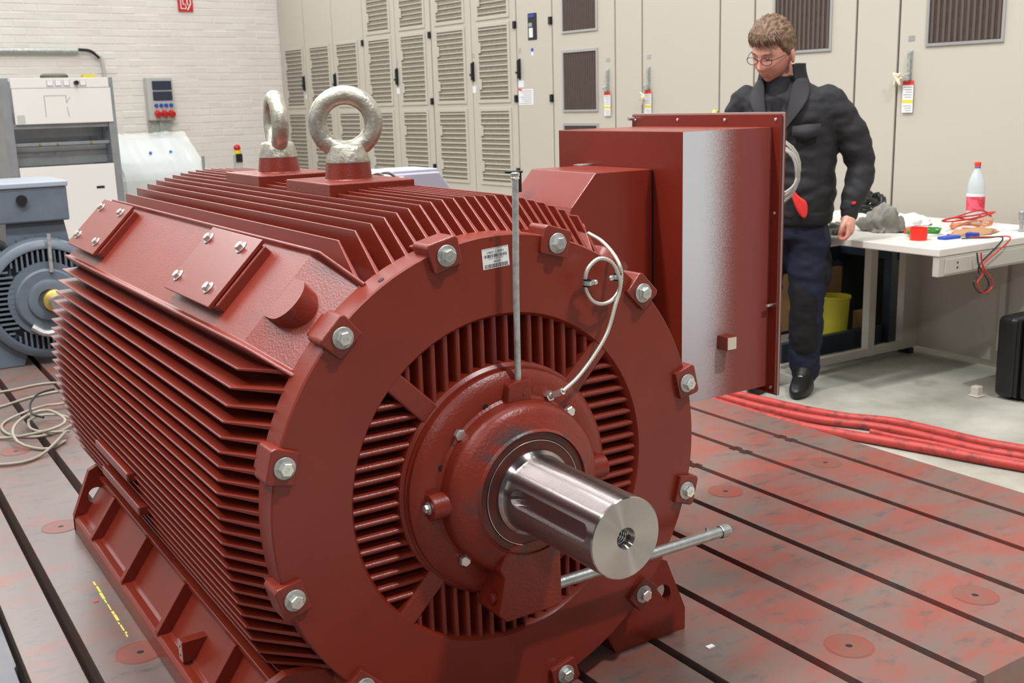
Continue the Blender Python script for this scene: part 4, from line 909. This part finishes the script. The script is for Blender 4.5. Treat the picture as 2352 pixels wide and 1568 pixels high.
m = MB(); m.box(3.25, 3.93, 2.50, 2.53, FZ+.10, FZ+.43, Matrix.Translation((0, 0, 0))); tag(m.build('plywood_sheet', WD, bevel=.003), 'pale plywood sheet standing behind the yellow bin', 'board')
p = at(1916, 745, 1, 2.33)
m = MB(); m.lathe([(.068, 0), (.082, .235), (.089, .24), (.089, .252), (.080, .252), (.066, .01), (0, .01)], (p.x, 2.33, FZ+.055), (0, 0, 1), 32, caps=False)
yb = thing('yellow_bin', 'yellow plastic bin with a rim under the grey desk, beside the man\'s leg', 'bin', (p.x, 2.33, FZ+.04))
m.build('bin_body', mat('yellow_plastic', srgb(232, 222, 70), .4), yb, smooth=40)
m = MB(); m.box(p.x-.09, p.x+.09, 2.25, 2.41, FZ+.0, FZ+.054); tag(m.build('wood_block', WD, bevel=.004), 'wooden block carrying the yellow bin', 'block')
p = at(1976, 765, 1, 2.30)
m = MB(); m.box(p.x-.035, p.x+.045, 2.27, 2.33, FZ+.0, FZ+.20); tag(m.build('wooden_post', WD, bevel=.003), 'short wooden post under the desk, right of the yellow bin', 'post')
m = MB()
pts = [Vector((p.x - .005, 2.25, FZ+.135 + .26*i/60)) for i in range(61)]; cnt2 = [0]
def spr(t): cnt2[0] += 1; return .026 if (cnt2[0]//2) % 2 else .021
m.tube(pts, spr, 16); tag(m.build('metal_hose', M['zinc'], smooth=50), 'short corrugated metal hose in front of the wooden post', 'hose')
m = MB(); m.cyl((p.x-.005, 2.25, FZ+.0), (p.x-.005, 2.25, FZ+.134), .018, 12); tag(m.build('stand_pipe', M['black']), 'dark stub carrying the corrugated metal hose', 'pipe')
# --- things on the desk
bt = thing('water_bottle', 'clear plastic water bottle with red cap and pink label on the desk', 'bottle', (3.90, 1.66, TT))
def bottle_prof(s=1.0): return [(.036, 0), (.043, .006), (.0445, .02), (.0445, .05), (.043, .058), (.0445, .066), (.0445, .155), (.042, .165), (.044, .185), (.040, .215), (.028, .25), (.016, .275), (.0135, .285), (.0135, .297)]
BX, BY = 3.925, 1.645
BC = Vector((BX, BY, TT+.001))
m = MB(); m.lathe([(r, z*1.0) for r, z in bottle_prof()], BC, (0, 0, 1), 32); m.build('bottle_body', mat('clear_pet', srgb(214, 226, 228), .08, alpha=.55, spec=.6), bt, smooth=50)
m = MB(); m.lathe([(.0450, .0), (.0454, .0), (.0454, .082), (.0450, .082)], BC + Vector((0, 0, .068)), (0, 0, 1), 32, caps=False)
lb = m.build('bottle_label', mat('pink_label', srgb(228, 96, 120), .5, col2=srgb(206, 60, 70), vscale=26, thr=(.45, .55)), bt, smooth=50)
m = MB(); m.lathe([(.0456, 0), (.0458, 0), (.0458, .016), (.0456, .016)], BC + Vector((0, 0, .14)), (0, 0, 1), 32, caps=False); m.build('label_band', M['white'], lb)
m = MB(); m.lathe([(.0158, 0), (.0162, .018), (.014, .022), (0, .022)], BC + Vector((0, 0, .293)), (0, 0, 1), 20, caps=False); m.build('bottle_cap', M['redpr'], bt)
m = MB(); m.lathe([(.0145, 0), (.0155, .003), (.0145, .006)], BC + Vector((0, 0, .284)), (0, 0, 1), 20, caps=False); m.build('neck_ring', M['bluepl'], bt)
m = MB(); m.lathe([(.0385, 0), (.040, .058), (.0375, .058), (.036, .004), (0, .004)], (3.19, 1.43, TT+.001), (0, 0, 1), 32, caps=False)
tag(m.build('red_cup', mat('bright_red_plastic', srgb(232, 44, 32), .4), smooth=40), 'small bright red plastic cup at the edge of the desk', 'cup')
def lump(name, c, r, mt, label, cat, seed, amp=.5, flat=0.0):
    rr = random.Random(seed); bm = bmesh.new(); bmesh.ops.create_icosphere(bm, subdivisions=4, radius=1)
    from mathutils import noise
    for v in bm.verts:
        d = v.co.normalized(); q = 1 + amp*noise.noise(d*1.7 + Vector((seed, 0, 0))) + amp*.6*abs(noise.noise(d*4 + Vector((0, seed, 0))))+amp*.25*noise.noise(d*9)
        v.co = Vector((d.x*r[0]*q, d.y*r[1]*q, max(-.0, d.z*q)*r[2] + .001))
    me = bpy.data.meshes.new(name); bm.to_mesh(me); bm.free(); me.materials.append(mt)
    for p_ in me.polygons: p_.use_smooth = True
    o = bpy.data.objects.new(name, me); C.objects.link(o); o.location = c; tag(o, label, cat); WO[o.name] = Vector(c); return o
RG = mat('grey_rag_cloth', srgb(150, 146, 136), .9, var=.4, vscale=18)
lump('grey_rag', (3.36, 1.77, TT), (.10, .095, .105), RG, 'crumpled grey rag on the desk in front of the black cables', 'rag', 3)
lump('grey_rag', (3.12, 1.86, TT), (.07, .06, .045), RG, 'smaller flat grey rag behind the man\'s hand on the desk', 'rag', 8)
lump('white_cloth', (3.68, 1.86, TT), (.10, .09, .05), M['white'], 'crumpled white cloth in the middle of the desk', 'cloth', 5, .4)
lump('cardboard_piece', (3.56, 1.40, TT), (.16, .07, .022), mat('brown_cardboard', srgb(176, 134, 96), .8), 'brown cardboard piece lying on the desk in front of the bottle', 'cardboard', 11, .3)
lump('paper_sheet', (3.83, 1.42, TT), (.12, .09, .010), M['white'], 'white paper lying flat at the right end of the desk', 'paper', 15, .2)
lump('orange_ball', (3.37, 1.62, TT), (.026, .026, .03), mat('orange_rubber', srgb(206, 92, 54), .5), 'small orange rubber piece lying on the grey rag\'s front edge', 'rubber piece', 2, .1)
def tangle(name, c, r, n, rad, mt, label, cat, seed, zh=.05):
    rr = random.Random(seed); pts = []; a = rr.uniform(0, 6)
    for i in range(n*2):
        a += rr.uniform(.5, 1.0); q = .45 + .5*abs(math.sin(i*.37 + seed)); pts.append(Vector((c[0] + r[0]*q*math.cos(a), c[1] + r[1]*q*math.sin(a), TT + rad + rr.uniform(0.002, zh))))
    m = MB(); m.tube(pts, rad, 6, step=.015); return tag(m.build(name, mt, smooth=60), label, cat)
tangle('black_cables', (3.66, 2.12, 0), (.15, .12), 26, .009, M['black'], 'heap of tangled black cables at the back of the desk', 'cable', 4, .14)
tangle('green_wires', (3.36, 1.52, 0), (.13, .06), 16, .0045, mat('green_wire', srgb(60, 140, 60), .5), 'green wires on the desk behind the red cup', 'wire', 6, .03)
tangle('orange_wires', (3.74, 1.53, 0), (.17, .09), 14, .004, mat('orange_wire', srgb(214, 140, 96), .5), 'thin orange wires looping across the desk beside the bottle', 'wire', 9, .04)
tangle('red_test_leads', (3.72, 1.52, 0), (.24, .06), 9, .004, M['redpl'], 'red test leads lying on the desk', 'test lead', 12, .03).location.z += .045
m = MB(); m.prism([(-.05, -.02), (.05, -.03), (.07, .0), (.02, .025), (-.06, .02)], lambda x, y, z: Vector((3.32+x, 1.36+y, z)), TT+.001, TT+.014); tag(m.build('blue_wedge', M['bluepl'], bevel=.003), 'flat blue plastic piece right of the red cup', 'plastic piece')
m = MB(); m.box(3.40, 3.44, 1.28, 1.33, TT+.001, TT+.025); tag(m.build('blue_clip', mat('dark_blue_plastic', srgb(34, 60, 150), .4), bevel=.004), 'small dark blue clip near the front edge of the desk', 'clip')
p = at(2345, 532, 2, TT); m = MB(); m.lathe([(.014, 0), (.014, .01), (.010, .012), (.0105, .05), (.016, .055), (.017, .095), (.012, .10), (0, .10)], (p.x, p.y, TT+.001), (0, 0, 1), 20, caps=False)
tag(m.build('steel_socket', M['zinc'], smooth=40), 'upright chrome tool at the right end of the desk', 'tool')
for nm, off, mt, lab in (('test_lead', 0, M['black'], 'black test lead hanging in a loop over the desk edge'), ('test_lead', .030, M['redpl'], 'dark red test lead hanging beside the black one over the desk edge')):
    q = [(2190, 545), (2222, 552), (2245, 575)]
    pts = [Vector((3.33+off*2, 1.30, TT+.006)), Vector((3.40+off*1.5, 1.22, TT+.010)), Vector((3.43+off, 1.155-off*.6, TT+.008))]
    yy = 1.148 - off*.6
    for px, py in ((2252, 605), (2248, 630), (2236, 650), (2250, 672), (2268, 662), (2270, 645), (2255, 622), (2247, 605), (2244, 580)): pts.append(at(px + off*300, py, 1, yy)); yy -= .002
    m = MB(); m.tube(pts, .0035, 6, step=.01); tag(m.build(nm, mt, smooth=60), lab, 'test lead')
# --- suitcase and floor box
sc = thing('black_case', 'black ribbed hard case on wheels standing at the right edge', 'suitcase', (3.68, 1.2, FZ))
CS = mat('black_case_plastic', srgb(26, 26, 28), .38)
m = MB(); m.box(3.435, 3.95, 1.055, 1.160, FZ+.012, FZ+.40); a = m.build('case_shell', CS, sc, bevel=.03, seg=4)
m = MB(); m.box(3.45, 3.95, 0.95, 1.045, FZ+.012, FZ+.40); m.build('case_shell', CS, sc, bevel=.03, seg=4)
m = MB(); m.box(3.445, 3.945, 1.042, 1.058, FZ+.02, FZ+.39); m.build('zip_seam', M['black'], sc)
for z in (.12, .17, .22, .27):
    m = MB(); m.box(3.53, 3.9, .944, .951, FZ+z, FZ+z+.018); m.build('shell_rib', CS, sc, bevel=.003)
for x in (3.50, 3.88):
    m = MB(); m.cyl((x, 1.0, FZ+.014), (x, 1.1, FZ+.014), .014, 14); m.build('wheel', M['black'], sc)
m = MB(); m.box(3.60, 3.75, 1.03, 1.07, FZ+.40, FZ+.425); m.build('carry_handle', M['black'], sc, bevel=.005)
m = MB(); m.box(3.385, 3.425, 1.20, 1.24, FZ+.001, FZ+.05); m.box(3.375, 3.435, 1.19, 1.25, FZ+.001, FZ+.008)
tag(m.build('floor_block', mat('cream_block', srgb(200, 194, 178), .6), bevel=.004), 'small cream plastic block on the floor left of the black case', 'block')
# ================================================================ THE MAN
MA = R(-59); MX = Matrix.Translation((2.785, 1.900, FZ)) @ Matrix.Rotation(MA, 4, 'Z')
man = thing('person', 'man in black work jacket and dark trousers looking down beside the desk', 'person', (2.785, 1.900, FZ))
def L3(x, y, z): return MX @ Vector((x, y, z))
def stack(b, rings, n=28, p=2.0):
    """closed loft through horizontal super-ellipse rings (cx, cy, z, rx, ry)"""
    vs = []; fs = []
    for cx, cy, z, rx, ry in rings:
        for k in range(n):
            a = 2*math.pi*k/n; c, s = math.cos(a), math.sin(a)
            vs.append(L3(cx + rx*math.copysign(abs(c)**(2/p), c), cy + ry*math.copysign(abs(s)**(2/p), s), z))
    for i in range(len(rings)-1):
        for k in range(n):
            k2 = (k+1) % n; fs.append((i*n+k, i*n+k2, (i+1)*n+k2, (i+1)*n+k))
    fs += [tuple(range(n))[::-1], tuple((len(rings)-1)*n+k for k in range(n))]
    return b.add(vs, fs)
def limb(b, pts, rad, n=16, step=.02):
    P = [L3(*q) for q in pts]; m_ = len(pts)-1
    def rf(t):
        u = t*m_; i = min(int(u), m_-1); f = u-i; return rad[i]*(1-f) + rad[i+1]*f
    b.tube(P, rf, n, step=step); b.sphere(P[0], rad[0]*.98); b.sphere(P[-1], rad[-1]*.98); return b
def fuse(b, name, mt, voxel, smooth=4, fold=0.0, fscale=(9, 9, 16), parent=None):
    me = b.mesh(name, (0, 0, 0)); o = bpy.data.objects.new(name, me); C.objects.link(o)
    r_ = o.modifiers.new('r', 'REMESH'); r_.mode = 'VOXEL'; r_.voxel_size = voxel; r_.use_smooth_shade = True
    if smooth:
        s_ = o.modifiers.new('s', 'SMOOTH'); s_.iterations = smooth; s_.factor = .5
    bake(o)
    if fold:
        from mathutils import noise
        me = o.data; me.calc_loop_triangles() if False else None
        nr = [v.normal.copy() for v in me.vertices]
        for v, nn in zip(me.vertices, nr):
            q = v.co; h = noise.noise(Vector((q.x*fscale[0], q.y*fscale[1], q.z*fscale[2]))) + .5*noise.noise(Vector((q.x*22, q.y*22, q.z*34)))
            v.co = q + nn*fold*h
    o.data.materials.clear(); o.data.materials.append(mt)
    for p_ in o.data.polygons: p_.use_smooth = True
    c = parent_loc = WO[(parent or man).name]
    o.parent = parent or man; o.data.transform(Matrix.Translation(-c)); o.location = (0, 0, 0); WO[o.name] = c.copy()
    return o
# head frame
HC = Vector((-.040, -.105, 1.628))
HM = MX @ Matrix.Translation(HC) @ Matrix.Rotation(R(-20), 4, 'Z') @ Matrix.Rotation(R(22), 4, 'X') @ Matrix.Rotation(R(6), 4, 'Y') @ Matrix.Scale(1.14, 4)
def g2(x, z, cx, cz, sx, sz): return math.exp(-((x-cx)/sx)**2 - ((z-cz)/sz)**2)
def head_pt(t, a, off=0.0):
    """t polar from crown, a azimuth (0 = his left, -90 deg = face)"""
    st, ct = math.sin(t), math.cos(t); x = .076*st*math.cos(a); y = .096*st*math.sin(a); z = .122*ct
    if z < 0:
        k = -z/.122; x *= 1 - .30*k**1.5; y = y*(1-.14*k) - .012*k
    if y > 0 and z < -.02: y *= 1 - .35*min(1, (-z-.02)/.08)
    if y < 0:
        f = min(1, -y/.05); ax = abs(x)
        d = 0
        d += .0235*g2(x, z, 0, -.030, .0125, .018) + .011*g2(x, z, 0, -.006, .008, .024)      # nose
        d += .0045*g2(x, z, 0, -.036, .022, .008)
        d += .007*g2(ax, z, .026, .024, .026, .009)                                          # brow
        d -= .010*g2(ax, z, .031, .004, .017, .013)                                          # sockets
        d += .0045*g2(ax, z, .031, .003, .013, .008)                                         # eyeballs/lids
        d += .006*g2(ax, z, .040, -.028, .020, .022)                                         # cheeks
        d += .007*g2(x, z, 0, -.061, .021, .0055) + .006*g2(x, z, 0, -.073, .018, .006) - .004*g2(x, z, 0, -.0665, .024, .0025)
        d -= .004*g2(x, z, 0, -.085, .02, .006); d += .009*g2(x, z, 0, -.102, .022, .016)      # chin
        y -= d*f
    p = Vector((x, y, z))
    if off: p += Vector((st*math.cos(a), st*math.sin(a), ct))*off
    return p
def head_mesh(b, n=96, m_=80):
    vs = []; fs = []
    for i in range(m_+1):
        for k in range(n): vs.append(HM @ head_pt(math.pi*i/m_, 2*math.pi*k/n))
    for i in range(m_):
        for k in range(n):
            k2 = (k+1) % n; fs.append((i*n+k, (i+1)*n+k, (i+1)*n+k2, i*n+k2))
    return b.add(vs, fs)
bd = MB(); head_mesh(bd)
for s_ in (-1, 1):
    for cz, r1 in ((0, 1), (-.018, .8)): bd.sphere(HM @ Vector((s_*.081, .010, -.008+cz)), .011*r1, .019*r1, .027*r1, M=(HM.to_3x3() @ Matrix.Rotation(s_*.35, 3, 'Z')))
nk0 = HM @ Vector((0, .028, -.07)); inv = MX.inverted(); n0l = inv @ nk0
limb(bd, [(n0l.x, n0l.y, n0l.z), (-.02, -.035, 1.52), (.0, -.01, 1.42)], [.060, .064, .085])
stack(bd, [(.03, .0, .84, .155, .115), (.03, .0, .95, .165, .12), (.03, 0, 1.10, .155, .115), (.025, -.01, 1.25, .175, .12), (.02, -.02, 1.38, .18, .115), (.01, -.025, 1.46, .12, .08), (0, -.03, 1.50, .07, .06)])
SHL, ELL, WRL = (.200, -.015, 1.405), (.340, .050, 1.130), (.315, -.035, .895)
SHR, ELR, WRR = (-.185, -.015, 1.405), (-.285, .03, 1.13), (-.20, -.20, 1.02)
limb(bd, [SHL, ELL, WRL], [.058, .044, .028]); limb(bd, [SHR, ELR, WRR], [.058, .044, .028])
LL = [(.125, .0, .90), (.125, -.015, .50), (.125, .03, .09)]; RL = [(-.075, .0, .90), (-.080, .0, .50), (-.085, .04, .09)]
limb(bd, LL, [.088, .056, .038]); limb(bd, RL, [.088, .056, .038])
for x in (.125, -.085): stack(bd, [(x, -.04, .02, .038, .12), (x, -.03, .05, .036, .11), (x, .02, .09, .034, .06), (x, .03, .13, .034, .045)])
def hand(b, wr, side):
    """hanging, loosely closed; side = +1 left hand. palm faces the thigh, fingers curl around the thing held"""
    wx, wy, wz = wr
    limb(b, [(wx, wy, wz), (wx, wy-.010, wz-.045), (wx-.002*side, wy-.016, wz-.085)], [.026, .034, .034], n=12, step=.01)
    b.sphere(L3(wx, wy-.012, wz-.06), .022, .040, .045, M=MX.to_3x3())
    for i, (dy, ln) in enumerate(((-.042, .92), (-.020, 1.0), (.002, .95), (.022, .78))):
        a = (wx+.006*side, wy-.010+dy*.85, wz-.088); k = ln*.030
        p1 = (a[0]-.004*side, a[1]-.004, a[2]-k); p2 = (p1[0]-.022*side*ln, p1[1]-.003, p1[2]-.012*ln); p3 = (p2[0]-.016*side*ln, p2[1], p2[2]+.012*ln)
        limb(b, [(a[0], a[1], a[2]+.03), a, p1, p2, p3], [.0095, .0098, .0092, .0086, .0074], n=10, step=.006)
    t0 = (wx-.004*side, wy-.034, wz-.035); t1 = (wx-.016*side, wy-.058, wz-.062); t2 = (wx-.024*side, wy-.060, wz-.088); t3 = (wx-.030*side, wy-.052, wz-.106)
    limb(b, [t0, t1, t2, t3], [.016, .0125, .0108, .0088], n=10, step=.006)
hand(bd, WRL, 1); hand(bd, WRR, -1)
SK = mat('skin', srgb(214, 158, 138), .5, col2=srgb(202, 128, 112), vscale=9, thr=(.45, .7), spec=.4)
SK.node_tree.nodes['Principled BSDF'].inputs['Subsurface Weight'].default_value = .08
body = fuse(bd, 'body', SK, .0042, 1)
# clothes
JK = mat('black_jacket_cloth', srgb(38, 37, 40), .72, var=.3, vscale=10, bump=.3, bscale=220)
jb_ = MB()
stack(jb_, [(.035, .005, .865, .190, .150), (.035, .005, .89, .198, .158), (.035, .005, .95, .204, .163), (.035, .005, 1.05, .206, .163), (.03, -.005, 1.22, .214, .162), (.022, -.015, 1.34, .218, .152), (.018, -.02, 1.415, .205, .135), (.012, -.022, 1.455, .155, .11), (.0, -.024, 1.485, .105, .088), (-.005, -.024, 1.51, .085, .078)], p=2.4)
limb(jb_, [SHL, (.29, .02, 1.27), ELL, (.345, .012, 1.01), (.318, -.030, .915)], [.078, .078, .072, .064, .048]); limb(jb_, [SHR, (-.24, .01, 1.27), ELR, (-.25, -.08, 1.07), WRR], [.078, .078, .072, .064, .050])
jk = fuse(jb_, 'jacket', JK, .009, 6, fold=.011, fscale=(7, 7, 22))
def sheet(name, pts, th, mt, parent=None, sub=2):
    """soft shape through a grid of points (rows of local points)"""
    b = MB(); R_, C_ = len(pts), len(pts[0]); vs = [L3(*q) for row in pts for q in row]
    b.add(vs, [(i*C_+j, i*C_+j+1, (i+1)*C_+j+1, (i+1)*C_+j) for i in range(R_-1) for j in range(C_-1)])
    o = b.build(name, mt, parent or man, smooth=180)
    if sub: s1 = o.modifiers.new('s', 'SUBSURF'); s1.levels = s1.render_levels = sub
    s2 = o.modifiers.new('t', 'SOLIDIFY'); s2.thickness = th; s2.offset = 0
    return o
# dark shirt seen in the open V of the jacket
SH = mat('navy_shirt', srgb(20, 21, 27), .8)
sb = MB(); stack(sb, [(.0, -.092, 1.24, .050, .085), (-.003, -.090, 1.32, .062, .082), (-.006, -.084, 1.40, .075, .078), (-.010, -.074, 1.455, .078, .072), (-.016, -.064, 1.50, .073, .066), (-.02, -.058, 1.515, .064, .060)])
fuse(sb, 'shirt', SH, .008, 3)
CL = mat('jacket_collar_cloth', srgb(47, 45, 48), .75, bump=.3, bscale=220)
# standing collar, open at the front, and the two lapel flaps
def collar_ring(z, rx, ry, cy, a0, a1, n=14): return [(-.008 + rx*math.cos(a), cy + ry*math.sin(a), z) for a in [a0 + (a1-a0)*i/(n-1) for i in range(n)]]
A0, A1 = R(-50), R(230)
sheet('collar', [collar_ring(1.435, .142, .118, -.026, A0, A1), collar_ring(1.49, .116, .106, -.034, A0, A1), collar_ring(1.54, .102, .100, -.042, A0, A1), collar_ring(1.572, .102, .102, -.046, A0, A1)], .012, JK)
for s_ in (-1, 1):
    sheet('lapel', [[(.030*s_+.0, -.188, 1.25), (.050*s_, -.192, 1.28), (.075*s_, -.186, 1.32)], [(.046*s_, -.180, 1.33), (.085*s_, -.184, 1.36), (.128*s_, -.168, 1.385)], [(.058*s_-.006, -.160, 1.42), (.100*s_, -.150, 1.43), (.140*s_, -.118, 1.44)], [(.066*s_-.006, -.125, 1.50), (.095*s_, -.105, 1.505), (.115*s_, -.06, 1.50)]], .012, CL)
    sheet('pocket_flap', [[(.065*s_+.01, -.186, 1.290), (.125*s_+.01, -.178, 1.298), (.185*s_+.01, -.150, 1.300)], [(.065*s_+.01, -.194, 1.250), (.125*s_+.01, -.190, 1.232), (.185*s_+.01, -.160, 1.250)]], .009, CL, sub=0)
sheet('zip', [[(.008, -.176, 1.24), (.014, -.177, 1.24)], [(.018, -.173, 1.05), (.024, -.173, 1.05)], [(.025, -.163, .84), (.031, -.163, .84)]], .006, M['zinc_dull'])
RP = mat('red_trim', srgb(222, 52, 46), .6)
sheet('red_pocket_lining', [[(.062, -.178, 1.015), (.078, -.180, 1.02)], [(.085, -.182, .955), (.110, -.180, .965)], [(.105, -.180, .90), (.155, -.170, .955)], [(.135, -.172, .865), (.150, -.168, .875)]], .004, RP)
cuffp = (.330, -.070, .935); sheet('red_cuff_tab', [[(.330, -.078, .940), (.350, -.070, .945)], [(.332, -.076, .925), (.352, -.068, .930)]], .004, RP)
m = MB(); m.tube([L3(-.335, .0, 1.365), L3(-.345, -.01, 1.335), L3(-.335, -.02, 1.315)], .016, 8); m.build('yellow_sleeve_badge', mat('fluorescent_yellow', srgb(226, 232, 110), .6), man)
cb = MB(); limb(cb, [(.318, -.030, .925), (.3165, -.033, .875)], [.044, .040]); fuse(cb, 'cuff', JK, .008, 2)
hb = MB(); stack(hb, [(.035, .004, .825, .180, .142), (.035, .004, .835, .196, .153), (.035, .004, .885, .199, .157), (.035, .004, .895, .190, .150)], p=2.4); fuse(hb, 'waistband', mat('ribbed_hem', srgb(26, 26, 28), .85, bump=.4, bscale=200), .010, 2)
TR = mat('navy_trousers', srgb(26, 32, 54), .8, var=.35, vscale=8, bump=.2, bscale=150)
tb_ = MB(); stack(tb_, [(.03, .0, .76, .180, .135), (.03, 0, .84, .178, .135), (.03, 0, .92, .170, .130)])
limb(tb_, [(.118, .0, .80), (.128, -.008, .64), (.128, -.016, .49), (.125, .012, .28), (.125, .03, .10)], [.108, .098, .084, .080, .076])
limb(tb_, [(-.055, .0, .80), (-.075, .0, .64), (-.080, .0, .49), (-.085, .02, .28), (-.085, .04, .10)], [.108, .098, .084, .080, .076])
fuse(tb_, 'trousers', TR, .010, 5, fold=.012, fscale=(6, 6, 12))
kp = mat('black_knee_cloth', srgb(20, 20, 22), .8)
for x, y in ((.127, -.014), (-.080, .0)):
    k_ = MB(); limb(k_, [(x, y-.022, .58), (x, y-.028, .48), (x, y-.012, .36), (x, y-.002, .24)], [.066, .070, .070, .066]); fuse(k_, 'knee_patch', kp, .010, 3, fold=.006)
k_ = MB(); limb(k_, [(.200, .0, .68), (.205, .0, .56)], [.036, .036]); fuse(k_, 'thigh_pocket', kp, .010, 3, fold=.006)
BT = mat('black_boot_leather', srgb(24, 23, 22), .38)
for x in (.125, -.085):
    b_ = MB(); stack(b_, [(x, -.05, .004, .050, .142), (x, -.05, .02, .054, .148), (x, -.052, .045, .052, .142), (x, -.035, .070, .048, .118), (x, -.005, .095, .047, .085), (x, .022, .14, .048, .060), (x, .030, .17, .046, .054)]); bo = fuse(b_, 'boot', BT, .008, 3)
    m = MB()
    for j in range(4): m.tube([L3(x-.022, -.085+.022*j, .088+.012*j), L3(x, -.092+.022*j, .096+.012*j), L3(x+.022, -.085+.022*j, .088+.012*j)], .003, 6)
    m.build('laces', M['lgrey'], man)
# hair: cap over the skull with uneven strands
HR = mat('light_brown_hair', srgb(132, 104, 80), .6, col2=srgb(92, 70, 54), vscale=55, thr=(.4, .6))
from mathutils import noise
hm = MB(); n, m_ = 120, 60; vs = []; keep = []
for i in range(m_+1):
    for k in range(n):
        t = math.pi*.72*i/m_; a = 2*math.pi*k/n; fr_ = max(0, -math.sin(a)); d = Vector((math.sin(t)*math.cos(a), math.sin(t)*math.sin(a), math.cos(t)))
        st = noise.noise(Vector((d.x*16, d.y*5, d.z*9)))*.007 + noise.noise(Vector((d.x*40, d.y*14, d.z*22)))*.003
        lim = math.pi*(.30 + .36*(1 - fr_**.6) + (.035*math.cos(a)*fr_) + .012*math.sin(a*17)) if True else 0
        lim = math.pi*(.335 + .215*(1 - min(1, fr_*1.5)**1.5) + .12*max(0, math.sin(a))) + .05*noise.noise(Vector((a*4, 0, 1)))
        fade = min(1, max(0, (lim - t)/.22)); top = max(0, math.cos(t))
        off = (.009 + .018*top + .010*fr_*top + st)*fade**.5 - .006*(1-fade)
        vs.append(HM @ head_pt(t, a, off)); keep.append(t < lim + .12)
fs = []
for i in range(m_):
    for k in range(n):
        k2 = (k+1) % n; q = (i*n+k, (i+1)*n+k, (i+1)*n+k2, i*n+k2)
        if all(keep[j] for j in q): fs.append(q)
hm.add(vs, fs); hm.build('hair', HR, man, smooth=60)
hf = MB(); rr = random.Random(21)
for i in range(150):
    a = rr.uniform(R(-150), R(-30)); t = rr.uniform(.30, .36)*math.pi; p0 = head_pt(t-.30, a, .020); dx = rr.uniform(-.004, .016)
    p1 = head_pt(t-.12, a, .026) + Vector((dx*.5, 0, 0)); p2 = head_pt(t + rr.uniform(.0, .10), a+.10, .010) + Vector((dx, -.003, 0))
    hf.tube([HM @ p0, HM @ p1, HM @ p2], lambda u: .0034*(1-u*.7), 5, step=.008)
hf.build('fringe', HR, man, smooth=60)
for s_ in (-1, 1):
    m = MB(); m.tube([HM @ (head_pt(math.acos(.026/.122), R(-90) + s_*R(x_), .0035)) for x_ in (14, 25, 38)], .0035, 6, step=.006); m.build('eyebrow', HR, man)
    m = MB(); m.tube([HM @ (head_pt(math.acos(.001/.122), R(-90) + s_*R(x_), .0016) + Vector((0, 0, -.002))) for x_ in (15, 24, 34)], .0016, 5, step=.004); m.build('eyelashes', M['black'], man)
m = MB(); m.tube([HM @ (head_pt(math.acos(-.067/.122), R(-90) + R(x_), .001)) for x_ in (-20, -8, 0, 8, 20)], .0030, 6, step=.005); m.build('lips', mat('lip_skin', srgb(176, 96, 90), .5), man)
GL = MB()
for s_ in (-1, 1):
    c_ = Vector((s_*.032, -.108, .0)); ring = [HM @ (c_ + Vector((.025*math.cos(q), .004*abs(math.cos(q)), .0155*math.sin(q)))) for q in [2*math.pi*i/20 for i in range(20)]]
    GL.tube(ring, .0016, 5, closed=True)
    GL.tube([HM @ (c_ + Vector((s_*.025, .004, .005))), HM @ Vector((s_*.078, -.05, .006)), HM @ Vector((s_*.084, .01, .004))], .0016, 5, step=.02)
GL.tube([HM @ Vector((-.008, -.109, .003)), HM @ Vector((0, -.114, .006)), HM @ Vector((.008, -.109, .003))], .0016, 5); GL.build('glasses', mat('dark_glasses_frame', srgb(40, 28, 34), .3), man, smooth=60)
# thing in his left hand, coil of cable in his right
m = MB(); m.cyl(L3(.298, -.062, .800), L3(.292, -.050, .850), .013, 16); tag(m.build('marker_pen', M['white'], smooth=40), 'white cylinder held in the left hand of the man', 'pen')
cc = Vector(L3(.035, -.42, 1.10)); rgt = Vector((.843, -.538, 0)); rr = random.Random(2)
m = MB(); pts = []
for i in range(5*24):
    a = 2*math.pi*i/24; q = .140 - .012*(i//24) + .004*math.sin(i*.7)
    pts.append(cc + rgt*(q*.92*math.cos(a) + .006*(i//24)) + Vector((-.010*(i//24), -.012*(i//24), q*1.05*math.sin(a))))
m.tube(pts, .0058, 8); tag(m.build('cable_coil', mat('grey_cable_jacket', srgb(168, 164, 156), .45), smooth=60), 'coil of grey cable held beside the terminal box cover by the man', 'cable')
